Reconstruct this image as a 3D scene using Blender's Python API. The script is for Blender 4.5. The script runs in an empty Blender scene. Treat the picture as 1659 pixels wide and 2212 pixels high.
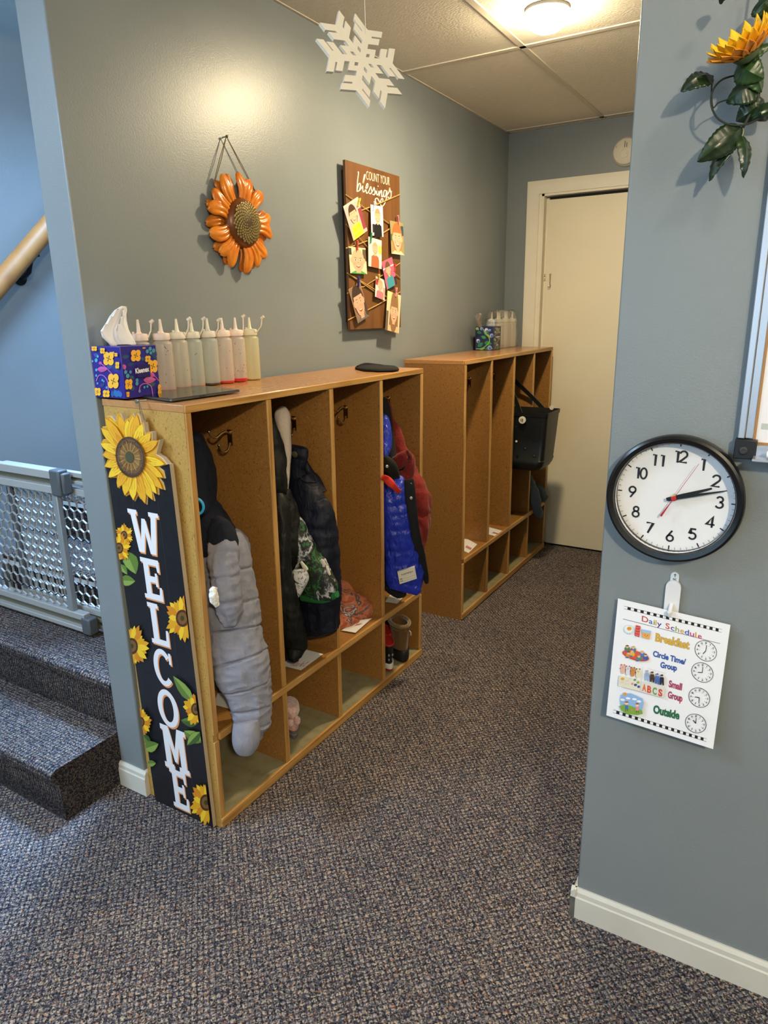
import bpy, math, random
import numpy as np
from mathutils import Vector as V, Matrix, noise
R = math.radians
random.seed(7)
C = bpy.context.scene.collection
scene = bpy.context.scene

# ---------------------------------------------------------------- camera
CAM = V((1.6496, -1.2333, 1.4702)); FPX = 1502.68
_y, _p, _r = R(-31.0243), R(-15.9277), R(-1.0367)
FW = V((math.sin(_y)*math.cos(_p), math.cos(_y)*math.cos(_p), math.sin(_p)))
_rt = V((math.cos(_y), -math.sin(_y), 0)); _up = _rt.cross(FW)
RT = _rt*math.cos(_r) + _up*math.sin(_r); UP = -_rt*math.sin(_r) + _up*math.cos(_r)
FWH = V((FW.x, FW.y, 0)).normalized()
def ray(px, py): return (FW*FPX + RT*(px-829.5) - UP*(py-1106)).normalized()
def onx(x, px, py):
    d = ray(px, py); return CAM + d*((x-CAM.x)/d.x)
def ony(y, px, py):
    d = ray(px, py); return CAM + d*((y-CAM.y)/d.y)
def onz(z, px, py):
    d = ray(px, py); return CAM + d*((z-CAM.z)/d.z)
def mpp(P): return (P-CAM).dot(FW)/FPX       # metres per pixel at a place

cd = bpy.data.cameras.new('camera'); co = bpy.data.objects.new('camera', cd); C.objects.link(co)
cd.sensor_fit = 'HORIZONTAL'; cd.sensor_width = 36; cd.lens = FPX/1659*36; cd.clip_start = .02
m = Matrix((RT, UP, -FW)).transposed().to_4x4(); m.translation = CAM; co.matrix_world = m
scene.camera = co

# ---------------------------------------------------------------- materials
def lin(c): return c/12.92 if c <= .04045 else ((c+.055)/1.055)**2.4
def hx(s):
    s = s.lstrip('#'); s = s if len(s) == 6 else ''.join(c*2 for c in s); return tuple(lin(int(s[i:i+2], 16)/255) for i in (0, 2, 4))
MC = {}
def nt(name):
    m = bpy.data.materials.new(name); m.use_nodes = True
    t = m.node_tree; b = t.nodes['Principled BSDF']; return m, t, b
def mat(col, rough=.6, metal=0., spec=.5, emit=0, name=None, **kw):
    if isinstance(col, str): col = hx(col)
    key = (tuple(round(c, 4) for c in col), rough, metal, spec, emit, tuple(sorted(kw.items())))
    if key in MC: return MC[key]
    m, t, b = nt(name or 'paint')
    b.inputs['Base Color'].default_value = (*col, 1); b.inputs['Roughness'].default_value = rough
    b.inputs['Metallic'].default_value = metal; b.inputs['Specular IOR Level'].default_value = spec
    if emit:
        b.inputs['Emission Color'].default_value = (*col, 1); b.inputs['Emission Strength'].default_value = emit
    for k, v in kw.items(): b.inputs[k].default_value = v
    MC[key] = m; return m
def N(t, typ, **kw):
    n = t.nodes.new(typ)
    for k, v in kw.items():
        if k in n.inputs: n.inputs[k].default_value = v
        else: setattr(n, k, v)
    return n
def coords(t, scale=(1, 1, 1), rot=(0, 0, 0), kind='Object'):
    tc = N(t, 'ShaderNodeTexCoord'); mp = N(t, 'ShaderNodeMapping')
    mp.inputs['Scale'].default_value = scale; mp.inputs['Rotation'].default_value = rot
    t.links.new(tc.outputs[kind], mp.inputs['Vector']); return mp.outputs['Vector']
def ramp(t, fac, stops, interp='LINEAR'):
    r = N(t, 'ShaderNodeValToRGB'); r.color_ramp.interpolation = interp
    e = r.color_ramp.elements
    while len(e) > 1: e.remove(e[0])
    e[0].position = stops[0][0]; e[0].color = (*(hx(stops[0][1]) if isinstance(stops[0][1], str) else stops[0][1]), 1)
    for p, c in stops[1:]:
        k = e.new(p); k.color = (*(hx(c) if isinstance(c, str) else c), 1)
    t.links.new(fac, r.inputs['Fac']); return r.outputs['Color']
def bump(t, b, h, strength=.2, dist=.002):
    n = N(t, 'ShaderNodeBump'); n.inputs['Strength'].default_value = strength; n.inputs['Distance'].default_value = dist
    t.links.new(h, n.inputs['Height']); t.links.new(n.outputs['Normal'], b.inputs['Normal'])
def mix(t, a, b_, fac, mode='MIX'):
    n = N(t, 'ShaderNodeMix', data_type='RGBA', blend_type=mode)
    if isinstance(fac, (int, float)): n.inputs[0].default_value = fac
    else: t.links.new(fac, n.inputs[0])
    for s, i in ((a, 6), (b_, 7)):
        if isinstance(s, tuple): n.inputs[i].default_value = (*s, 1)
        else: t.links.new(s, n.inputs[i])
    return n.outputs[2]
def noise_mat(name, stops, scale, rough=.6, detail=3, stretch=(1, 1, 1), bs=0, bd=.001, bscale=None, spec=.5, interp='LINEAR', metal=0):
    m, t, b = nt(name); v = coords(t, stretch)
    n = N(t, 'ShaderNodeTexNoise', Scale=scale, Detail=detail); t.links.new(v, n.inputs['Vector'])
    t.links.new(ramp(t, n.outputs['Fac'], stops, interp), b.inputs['Base Color'])
    b.inputs['Roughness'].default_value = rough; b.inputs['Specular IOR Level'].default_value = spec; b.inputs['Metallic'].default_value = metal
    if bs:
        h = n.outputs['Fac']
        if bscale:
            n2 = N(t, 'ShaderNodeTexNoise', Scale=bscale, Detail=2); t.links.new(v, n2.inputs['Vector']); h = n2.outputs['Fac']
        bump(t, b, h, bs, bd)
    return m
def wall_paint():
    return noise_mat('wall_paint', [(.3, (.204, .23, .243)), (.7, (.222, .25, .264))], 3, rough=.36, detail=2, bs=.22, bd=.0014, bscale=260)
def board_mat(name, dark, mid, light, rough=.38):
    m, t, b = nt(name); v = coords(t)
    n = N(t, 'ShaderNodeTexNoise', Scale=140, Detail=5, Roughness=.8); t.links.new(v, n.inputs['Vector'])
    base = ramp(t, n.outputs['Fac'], [(.33, dark), (.44, mid), (.56, mid), (.68, light)])
    n2 = N(t, 'ShaderNodeTexNoise', Scale=260, Detail=1); t.links.new(coords(t, (1, 1, .5), (0, 0, .4)), n2.inputs['Vector'])
    f = ramp(t, n2.outputs['Fac'], [(.65, (0, 0, 0)), (.72, (.8, .8, .8))])
    col = mix(t, base, tuple(c*.4 for c in (hx(dark))), f)
    t.links.new(col, b.inputs['Base Color']); b.inputs['Roughness'].default_value = rough
    return m
def pine_mat(name='pine', a='#b98a4a', c='#94672f', ax=2):
    m, t, b = nt(name); s = [60, 60, 60]; s[ax] = 3
    v = coords(t, tuple(s)); n = N(t, 'ShaderNodeTexNoise', Scale=1.0, Detail=4); t.links.new(v, n.inputs['Vector'])
    t.links.new(ramp(t, n.outputs['Fac'], [(.3, c), (.5, a), (.7, '#c79b5c')]), b.inputs['Base Color'])
    b.inputs['Roughness'].default_value = .4; bump(t, b, n.outputs['Fac'], .12, .001); return m
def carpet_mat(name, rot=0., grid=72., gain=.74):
    m, t, b = nt(name); v = coords(t, (1, 1, 1), (0, 0, rot))
    nd = N(t, 'ShaderNodeTexNoise', Scale=420, Detail=1); t.links.new(v, nd.inputs['Vector'])
    ad = N(t, 'ShaderNodeVectorMath', operation='MULTIPLY_ADD'); t.links.new(nd.outputs['Color'], ad.inputs[0])
    ad.inputs[1].default_value = (.004, .004, .004); t.links.new(v, ad.inputs[2])
    vo = N(t, 'ShaderNodeTexVoronoi', Scale=290); t.links.new(ad.outputs[0], vo.inputs['Vector'])
    sp = N(t, 'ShaderNodeSeparateColor'); t.links.new(vo.outputs['Color'], sp.inputs[0])
    base = ramp(t, sp.outputs[0], [(0, '#2a2b34'), (.1, '#4c4d5a'), (.22, '#7b7983'), (.36, '#a09ba0'), (.46, '#595862'), (.54, '#b3a798'), (.66, '#6e5d60'), (.72, '#ccb8a2'), (.83, '#4b5160'), (.9, '#b58468'), (.95, '#2c2d33')], 'CONSTANT')
    # woven grid of darker yarn rows
    w1 = N(t, 'ShaderNodeTexWave', Scale=grid/6.283*2, Distortion=.5, Detail=2); w1.bands_direction = 'X'; w1.inputs['Detail Scale'].default_value = 4
    w2 = N(t, 'ShaderNodeTexWave', Scale=grid/6.283*2, Distortion=.5, Detail=2); w2.bands_direction = 'Y'; w2.inputs['Detail Scale'].default_value = 4
    for w in (w1, w2): t.links.new(v, w.inputs['Vector'])
    mn = N(t, 'ShaderNodeMath', operation='MULTIPLY'); t.links.new(w1.outputs['Fac'], mn.inputs[0]); t.links.new(w2.outputs['Fac'], mn.inputs[1])
    f = ramp(t, mn.outputs[0], [(.0, (.2, .2, .23)), (.22, (1, 1, 1))])
    base = mix(t, base, (.105, .098, .098), .12)
    col = mix(t, base, f, .8, 'MULTIPLY')
    n3 = N(t, 'ShaderNodeTexNoise', Scale=4, Detail=3); t.links.new(v, n3.inputs['Vector'])
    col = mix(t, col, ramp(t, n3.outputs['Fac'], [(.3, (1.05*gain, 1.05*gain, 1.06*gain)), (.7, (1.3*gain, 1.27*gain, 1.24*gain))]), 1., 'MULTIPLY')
    t.links.new(col, b.inputs['Base Color']); b.inputs['Roughness'].default_value = .95; b.inputs['Specular IOR Level'].default_value = .1
    h = N(t, 'ShaderNodeMath', operation='SUBTRACT'); t.links.new(mn.outputs[0], h.inputs[0]); t.links.new(vo.outputs['Distance'], h.inputs[1])
    bump(t, b, h.outputs[0], .55, .005)
    return m
def fabric(name, col, rough=.85, scale=600, var=.25, sheen=.02, wr=0):
    c = hx(col) if isinstance(col, str) else col
    m, t, b = nt(name); v = coords(t)
    n = N(t, 'ShaderNodeTexNoise', Scale=scale, Detail=2); t.links.new(v, n.inputs['Vector'])
    t.links.new(ramp(t, n.outputs['Fac'], [(.3, tuple(x*(1-var) for x in c)), (.7, tuple(min(1, x*(1+var)) for x in c))]), b.inputs['Base Color'])
    b.inputs['Roughness'].default_value = rough; b.inputs['Sheen Weight'].default_value = sheen; b.inputs['Specular IOR Level'].default_value = .3
    n2 = N(t, 'ShaderNodeTexNoise', Scale=45, Detail=3, Distortion=.6); t.links.new(coords(t, (1, 1, .55)), n2.inputs['Vector'])
    if wr:
        bump(t, b, n2.outputs['Fac'], wr, .012)
    else: bump(t, b, n.outputs['Fac'], .2, .001)
    return m
def clear_mat(name, tint=(1, 1, 1), refl=.06, rough=.05):
    m = bpy.data.materials.new(name); m.use_nodes = True; t = m.node_tree; t.nodes.clear()
    o = N(t, 'ShaderNodeOutputMaterial'); a = N(t, 'ShaderNodeBsdfTransparent'); g = N(t, 'ShaderNodeBsdfGlossy'); x = N(t, 'ShaderNodeMixShader')
    a.inputs[0].default_value = (*tint, 1); g.inputs['Roughness'].default_value = rough; x.inputs[0].default_value = refl
    t.links.new(a.outputs[0], x.inputs[1]); t.links.new(g.outputs[0], x.inputs[2]); t.links.new(x.outputs[0], o.inputs['Surface']); return m
def milky_mat(name, col, trans=.45):
    m = bpy.data.materials.new(name); m.use_nodes = True; t = m.node_tree; t.nodes.clear()
    o = N(t, 'ShaderNodeOutputMaterial'); a = N(t, 'ShaderNodeBsdfTransparent'); d = N(t, 'ShaderNodeBsdfPrincipled'); x = N(t, 'ShaderNodeMixShader')
    d.inputs['Base Color'].default_value = (*col, 1); d.inputs['Roughness'].default_value = .35
    a.inputs[0].default_value = (*[min(1, c*1.15) for c in col], 1); x.inputs[0].default_value = 1-trans
    t.links.new(a.outputs[0], x.inputs[1]); t.links.new(d.outputs[0], x.inputs[2]); t.links.new(x.outputs[0], o.inputs['Surface']); return m

# ---------------------------------------------------------------- mesh helpers
ORG = {}
class MB:
    def __init__(s): s.v = []; s.f = []; s.fm = []; s.mats = []
    def mi(s, m):
        if m not in s.mats: s.mats.append(m)
        return s.mats.index(m)
    def add(s, vs, fs, m):
        o = len(s.v); s.v += [V(v) for v in vs]; k = s.mi(m)
        for f in fs: s.f.append([i+o for i in f]); s.fm.append(k)
        return s
    def box(s, lo, hi, m): return s.obox(V(lo), V((hi[0]-lo[0], 0, 0)), V((0, hi[1]-lo[1], 0)), V((0, 0, hi[2]-lo[2])), m)
    def obox(s, o, a, b, c, m):
        o = V(o); a = V(a); b = V(b); c = V(c)
        if a.cross(b).dot(c) < 0: a, b = b, a
        vs = [o, o+a, o+a+b, o+b, o+c, o+a+c, o+a+b+c, o+b+c]
        return s.add(vs, [(3, 2, 1, 0), (4, 5, 6, 7), (0, 1, 5, 4), (1, 2, 6, 5), (2, 3, 7, 6), (3, 0, 4, 7)], m)
    def bar(s, a, b, w, h, m, up=(0, 0, 1)):
        a = V(a); b = V(b); t = (b-a).normalized(); u = t.cross(V(up))
        if u.length < 1e-4: u = t.cross(V((1, 0, 0)))
        u.normalize(); n = u.cross(t)
        return s.obox(a-u*w/2-n*h/2, b-a, u*w, n*h, m)
    def loft(s, rings, m, cap=True, closed=True):
        n = len(rings[0]); vs = [p for r in rings for p in r]; fs = []
        for i in range(len(rings)-1):
            for j in range(n if closed else n-1):
                k = (j+1) % n; fs.append((i*n+j, i*n+k, (i+1)*n+k, (i+1)*n+j))
        if cap and closed:
            fs.append(tuple(reversed(range(n)))); fs.append(tuple((len(rings)-1)*n+j for j in range(n)))
        return s.add(vs, fs, m)
    def tube(s, pts, r, m, seg=8, cap=True, closed=False):
        pts = [V(p) for p in pts]; n = len(pts); rings = []; u = None
        for i, p in enumerate(pts):
            t = (pts[(i+1) % n]-pts[i-1]) if closed else (pts[min(i+1, n-1)]-pts[max(i-1, 0)])
            t.normalize()
            if u is None: u = t.orthogonal().normalized()
            u = (u-t*u.dot(t)); u = u.normalized() if u.length > 1e-6 else t.orthogonal().normalized()
            w = t.cross(u); rr = r[i] if isinstance(r, (list, tuple)) else r
            rings.append([p+(u*math.cos(a)+w*math.sin(a))*rr for a in [2*math.pi*k/seg for k in range(seg)]])
        if closed: rings.append(rings[0])
        return s.loft(rings, m, cap and not closed)
    def lathe(s, prof, o, m, seg=32, ax=(0, 0, 1), cap=True, u=None):
        ax = V(ax).normalized(); u = V(u) if u else ax.orthogonal().normalized(); w = ax.cross(u); o = V(o)
        rings = [[o+ax*z+(u*math.cos(2*math.pi*k/seg)+w*math.sin(2*math.pi*k/seg))*max(r, 1e-5) for k in range(seg)] for r, z in prof]
        return s.loft(rings, m, cap)
    def prism(s, pts, n, m, mside=None):
        n = V(n); k = len(pts); pts = [V(p) for p in pts]
        s.add([p+n for p in pts], [tuple(range(k))], m)
        s.add(pts, [tuple(reversed(range(k)))], mside or m)
        return s.add(pts+[p+n for p in pts], [(i, (i+1) % k, k+(i+1) % k, k+i) for i in range(k)], mside or m)
    def ball(s, o, r, m, seg=16, sc=(1, 1, 1)):
        o = V(o); rings = []
        for i in range(1, seg//2):
            a = math.pi*i/(seg//2); rings.append([o+V((math.sin(a)*math.cos(2*math.pi*k/seg)*r*sc[0], math.sin(a)*math.sin(2*math.pi*k/seg)*r*sc[1], -math.cos(a)*r*sc[2])) for k in range(seg)])
        return s.loft(rings, m)
    def build(s, name, parent=None, smooth=True, angle=40, bevel=0, kind=None, label=None, origin=None):
        me = bpy.data.meshes.new(name)
        if parent is not None: org = ORG[parent.name]
        elif origin is not None: org = V(origin)
        else:
            xs = [v.x for v in s.v]; ys = [v.y for v in s.v]
            org = V(((min(xs)+max(xs))/2, (min(ys)+max(ys))/2, min(v.z for v in s.v)))
        me.from_pydata([v-org for v in s.v], [], s.f)
        for mm in s.mats: me.materials.append(mm)
        me.polygons.foreach_set('material_index', s.fm)
        if smooth:
            me.shade_smooth(); me.set_sharp_from_angle(angle=R(angle))
        me.update(); me.validate()
        o = bpy.data.objects.new(name, me); C.objects.link(o)
        if parent is not None: o.parent = parent; ORG[o.name] = org
        else: o.location = org; ORG[o.name] = org
        if bevel:
            b = o.modifiers.new('bevel', 'BEVEL'); b.width = bevel; b.segments = 2; b.limit_method = 'ANGLE'; b.angle_limit = R(40)
        if kind: o['kind'] = kind
        if label: o['label'] = label
        return o
def tag(o, label, cat, group=None):
    o['label'] = label; o['category'] = cat
    if group: o['group'] = group
    return o
def thing(name, label, cat, loc=(0, 0, 0), group=None):
    o = bpy.data.objects.new(name, None); C.objects.link(o); o.empty_display_size = .05
    o.location = loc; ORG[o.name] = V(loc); return tag(o, label, cat, group)
def copy_tree(o, parent=None):
    c = o.copy(); C.objects.link(c); c.parent = parent
    for ch in list(o.children): copy_tree(ch, c)
    ORG[c.name] = ORG[o.name].copy(); return c
def cat_rom(pts, n):
    pts = [np.array(p, float) for p in pts]; out = []; k = len(pts)-1
    for i in range(n):
        t = i/(n-1)*k; j = min(int(t), k-1); f = t-j
        p0 = pts[max(j-1, 0)]; p1 = pts[j]; p2 = pts[j+1]; p3 = pts[min(j+2, k)]
        out.append(.5*(2*p1+(p2-p0)*f+(2*p0-5*p1+4*p2-p3)*f*f+(3*p1-p0-3*p2+p3)*f**3))
    return out

# ---------------------------------------------------------------- flat printing
def homog(src, dst=((0, 0), (1, 0), (1, 1), (0, 1))):
    A = []; b = []
    for (x, y), (u, v) in zip(src, dst):
        A += [[x, y, 1, 0, 0, 0, -u*x, -u*y], [0, 0, 0, x, y, 1, -v*x, -v*y]]; b += [u, v]
    h = np.linalg.solve(np.array(A, float), np.array(b, float))
    def f(x, y):
        w = h[6]*x+h[7]*y+1; return ((h[0]*x+h[1]*y+h[2])/w, (h[3]*x+h[4]*y+h[5])/w)
    return f
_txt = {}
def text_mesh(s, bold=0.):
    if (s, bold) in _txt: return _txt[(s, bold)]
    cu = bpy.data.curves.new('lettering', 'FONT'); cu.body = s; cu.offset = bold; cu.resolution_u = 4
    ob = bpy.data.objects.new('lettering', cu); C.objects.link(ob)
    dg = bpy.context.evaluated_depsgraph_get(); me = bpy.data.meshes.new_from_object(ob.evaluated_get(dg))
    vs = [(v.co.x, v.co.y) for v in me.vertices]; fs = [tuple(p.vertices) for p in me.polygons]
    bpy.data.objects.remove(ob); bpy.data.meshes.remove(me); bpy.data.curves.remove(cu)
    x0 = min((v[0] for v in vs), default=0); x1 = max((v[0] for v in vs), default=1)
    _txt[(s, bold)] = (vs, fs, x0, x1); return _txt[(s, bold)]
def clip_poly(p, lo, hi):
    for ax, val, sg in ((0, lo[0], 1), (0, hi[0], -1), (1, lo[1], 1), (1, hi[1], -1)):
        q = []
        for i in range(len(p)):
            a, b = p[i-1], p[i]; ia = (a[ax]-val)*sg >= 0; ib = (b[ax]-val)*sg >= 0
            if ia != ib:
                t = (val-a[ax])/(b[ax]-a[ax]); q.append((a[0]+t*(b[0]-a[0]), a[1]+t*(b[1]-a[1])))
            if ib: q.append(b)
        p = q
        if len(p) < 3: return []
    return p
class Print:
    """Flat ink on a surface. px -> (u,v) through f, (u,v) -> surface through O, U, V; each new shape lies a hair above the last."""
    def __init__(s, O, U, Vv, f=None, rough=.6, step=.00006, n0=.0003, clip=None):
        s.O = V(O); s.U = V(U); s.V = V(Vv); s.Nn = s.U.cross(s.V).normalized()
        s.f = f or (lambda x, y: (x, y)); s.h = n0; s.step = step; s.mb = MB(); s.rough = rough; s.clip = clip
        s.flip = False
    def m(s, c): return mat(c, s.rough, name='ink')
    def P(s, u, v): return s.O+s.U*u+s.V*v+s.Nn*s.h
    def raw(s, uv, col):
        if s.clip: uv = clip_poly(uv, *s.clip)
        if len(uv) < 3: return
        a = sum(uv[i-1][0]*uv[i][1]-uv[i][0]*uv[i-1][1] for i in range(len(uv)))
        if a < 0: uv = uv[::-1]
        s.mb.add([s.P(*q) for q in uv], [tuple(range(len(uv)))], s.m(col)); s.h += s.step
    def poly(s, pts, col): s.raw([s.f(*q) for q in pts], col)
    def ell(s, x, y, rx, ry, col, rot=0, n=20, a0=0, a1=360):
        c, d = math.cos(R(rot)), math.sin(R(rot)); k = n if a1-a0 >= 360 else n+1
        q = [(rx*math.cos(R(a0)+R(a1-a0)*i/n), ry*math.sin(R(a0)+R(a1-a0)*i/n)) for i in range(k)]
        s.poly([(x+a*c-b*d, y+a*d+b*c) for a, b in q], col)
    def stroke(s, pts, w, col, smooth=0, closed=False):
        if smooth: pts = [tuple(q) for q in cat_rom(pts, smooth)]
        n = len(pts); L = []; Rr = []
        for i in range(n):
            a = pts[(i-1) % n] if closed else pts[max(i-1, 0)]; b = pts[(i+1) % n] if closed else pts[min(i+1, n-1)]
            dx, dy = b[0]-a[0], b[1]-a[1]; l = math.hypot(dx, dy) or 1
            nx, ny = -dy/l*w/2, dx/l*w/2
            if 0 < i < n-1 or closed:
                d1 = (pts[i][0]-a[0], pts[i][1]-a[1]); d2 = (b[0]-pts[i][0], b[1]-pts[i][1])
                l1 = math.hypot(*d1) or 1; l2 = math.hypot(*d2) or 1
                cs = (d1[0]*d2[0]+d1[1]*d2[1])/(l1*l2); k = 1/max(.45, math.sqrt(max(0, (1+cs)/2))); nx *= k; ny *= k
            L.append((pts[i][0]+nx, pts[i][1]+ny)); Rr.append((pts[i][0]-nx, pts[i][1]-ny))
        vs = [s.P(*s.f(*q)) for q in L+Rr]; fs = []
        for i in range(n if closed else n-1):
            j = (i+1) % n
            f = (i, j, n+j, n+i)
            a, b_, c_ = vs[f[0]], vs[f[1]], vs[f[2]]
            if (b_-a).cross(c_-a).dot(s.Nn) < 0: f = f[::-1]
            fs.append(f)
        s.mb.add(vs, fs, s.m(col)); s.h += s.step
    def text(s, t, a, b, top, col, bold=0., x=None):
        """baseline from a to b (px), top = px of the cap height above a"""
        vs, fs, x0, x1 = text_mesh(t, bold)
        a = np.array(s.f(*a)); b = np.array(s.f(*b)); c = np.array(s.f(*top)); ex = (b-a)/(x1-x0); ey = (c-a)/.69
        pts = [s.P(*(a+ex*(q[0]-x0)+ey*q[1])) for q in vs]
        out = []
        for f in fs:
            p, q, r = pts[f[0]], pts[f[1]], pts[f[2]]
            out.append(f if (q-p).cross(r-p).dot(s.Nn) > 0 else f[::-1])
        s.mb.add(pts, out, s.m(col)); s.h += s.step
    def build(s, name, parent, **k): return s.mb.build(name, parent, smooth=False, **k)
def sunflower_px(P, x, y, r, n=14, disc=.36, ph=0, sx=1., sy=1., cols=('#e0a21c', '#f2c62e', '#d4861a')):
    for lay in (0, 1):
        for i in range(n):
            a = 2*math.pi*(i+lay*.5)/n+ph; rr = r*(.9+.13*math.sin(i*2.7+lay)); w = .5*2*math.pi/n*r*(.62 if lay == 0 else .58)
            q = []
            for t, k in ((.2, .5), (.45, .95), (.65, 1.), (.85, .6), (1, 0), (.85, -.6), (.65, -1), (.45, -.95), (.2, -.5)):
                rx = rr*t; wy = w*k; q.append((x+(rx*math.cos(a)-wy*math.sin(a))*sx, y+(rx*math.sin(a)+wy*math.cos(a))*sy))
            P.poly(q, cols[(i*2+lay) % len(cols)] if lay == 0 else cols[(i+1) % len(cols)])
            P.stroke([(x+rr*.3*math.cos(a)*sx, y+rr*.3*math.sin(a)*sy), (x+rr*.72*math.cos(a)*sx, y+rr*.72*math.sin(a)*sy)], r*.018, '#c0741a') if not P.clip else None
    P.ell(x, y, r*disc*sx, r*disc*sy, '#4a2d18'); P.ell(x, y, r*disc*.72*sx, r*disc*.72*sy, '#7a5428'); P.ell(x, y, r*disc*.3*sx, r*disc*.3*sy, '#3d3a1e')
def leaf_px(P, a, b, w, col, col2):
    ax, ay = a; bx, by = b; dx, dy = bx-ax, by-ay; nx, ny = -dy*w, dx*w
    T = (0, .15, .35, .6, .82, 1); K = (0, .6, 1, .9, .5, 0)
    P.poly([(ax+dx*t+nx*k, ay+dy*t+ny*k) for t, k in zip(T, K)]+[(ax+dx*t-nx*k, ay+dy*t-ny*k) for t, k in list(zip(T, K))[-2:0:-1]], col)
    P.poly([(ax+dx*t+nx*k*.9, ay+dy*t+ny*k*.9) for t, k in zip(T, K)], col2)

# ---------------------------------------------------------------- soft goods
def limb(ctrl, mb, m, plane='x', fold=0., ff=26., seams=(), amp=.004, nr=60, ns=36, sq=2.4, seam_w=5., seam_d=.1, fr=14., horiz=False, crown=True, seed=0., edge=0.):
    """ctrl rows: px, py, half width px, x plane, half depth m -> a soft closed body"""
    rows = cat_rom(ctrl, nr); cen = [(onx if plane == 'x' else ony)(r[3], r[0], r[1]) for r in rows]; rings = []
    for i, r in enumerate(rows):
        p = cen[i]; t = (cen[min(i+1, nr-1)]-cen[max(i-1, 0)]).normalized()
        f0 = FWH if plane == 'x' else V((0, 1, 0)); B = (f0-t*f0.dot(t)).normalized(); A = t.cross(B)
        if A.dot(RT) < 0: A = -A
        hw = max(r[2], .5)*mpp(p)/max(.5, abs(A.dot(RT))); hd = max(r[4], .002); k = 1.
        for sy in seams: k -= seam_d*math.exp(-((r[1]-sy)/seam_w)**2)
        ring = []
        for j in range(ns):
            a = 2*math.pi*j/ns; c, s_ = math.cos(a), math.sin(a)
            q = p+A*(math.copysign(abs(c)**(2/sq), c)*hw*(1-(1-k)*.35))+B*(math.copysign(abs(s_)**(2/sq), s_)*hd*k)
            if amp:
                d = noise.noise(V((q.x*fr+seed, q.y*fr, q.z*fr*.7)))*amp+noise.noise(V((q.x*fr*2.7, q.y*fr*2.7+seed, q.z*fr*2)))*amp*.45
                if fold: d += fold*(.3-abs(noise.noise(V((q.x*ff+seed, q.y*ff, q.z*ff*.28+q.x*6))))*1.6)+fold*.5*(.3-abs(noise.noise(V((q.x*ff*.5+9, q.y*ff*.5+seed, q.z*ff*1.1))))*1.6)
                q = q+(q-p).normalized()*d
            ring.append(q)
        rings.append(ring)
    mb.loft(rings, m)
    if crown:
        for e, ring in ((0, rings[0]), (-1, rings[-1])): pass
    return mb
def soft(name, ctrl, m, parent, label=None, **k):
    mb = MB(); limb(ctrl, mb, m, **k); return mb.build(name, parent, angle=70, label=label)
# ================================================================= the setting
PAINT = wall_paint()
WHITE_TRIM = noise_mat('trim_paint', [(.3, '#cfcbc0'), (.7, '#d8d4ca')], 6, rough=.35)
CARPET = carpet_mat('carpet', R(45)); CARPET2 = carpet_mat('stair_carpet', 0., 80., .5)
H = 2.462; L = 2.994; XR = 1.321; YR = .2176
def struct(mb, name, **k): return mb.build(name, None, kind='structure', **k)
b = MB(); b.box((-2.7, -3.45, -.06), (3.5, 3.1, 0), CARPET); struct(b, 'floor')
b = MB(); b.box((-.111, 0, 0), (0, L, H), PAINT); struct(b, 'wall_left', bevel=.004)
b = MB(); b.box((-.111, L, 0), (.215, L+.12, H), PAINT); b.box((1.075, L, 0), (XR, L+.12, H), PAINT); b.box((.215, L, 2.12), (1.075, L+.12, H), PAINT); struct(b, 'wall_back')
b = MB(); b.box((XR, YR, 0), (3.5, YR+.12, H), PAINT); b.box((XR, YR+.12, 0), (XR+.12, L, H), PAINT); struct(b, 'wall_right', bevel=.003)
b = MB(); b.box((3.38, -3.45, 0), (3.5, YR, H), PAINT); struct(b, 'wall_east')
# rear wall with its window opening, behind the camera
WX0, WX1, WZ0, WZ1 = -1.5, 1.5, .75, 2.2
b = MB()
b.box((-2.7, -3.55, 0), (WX0, -3.43, 3.2), PAINT); b.box((WX1, -3.55, 0), (3.5, -3.43, 3.2), PAINT)
b.box((WX0, -3.55, 0), (WX1, -3.43, WZ0), PAINT); b.box((WX0, -3.55, WZ1), (WX1, -3.43, 3.2), PAINT); struct(b, 'wall_rear')
b = MB()
for x in (WX0, (WX0+WX1)/2-.025, WX1-.05): b.box((x, -3.52, WZ0), (x+.05, -3.45, WZ1), WHITE_TRIM)
b.box((WX0, -3.52, WZ0), (WX1, -3.45, WZ0+.05), WHITE_TRIM); b.box((WX0, -3.52, WZ1-.05), (WX1, -3.45, WZ1), WHITE_TRIM); struct(b, 'window_1')
b = MB(); b.box((-2.8, -3.45, 0), (-2.68, -.9, H), PAINT); struct(b, 'wall_west')
SX = -1.1
b = MB(); b.box((SX-.1, -.9, 0), (SX, L, 3.3), PAINT); struct(b, 'wall_stair')
b = MB(); b.box((-2.8, -.9, 0), (SX-.1, -.8, H), PAINT); struct(b, 'wall_stair_return')
b = MB(); b.box((SX-.1, L, 0), (-.111, L+.1, 3.3), PAINT); struct(b, 'wall_stair_back')

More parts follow.
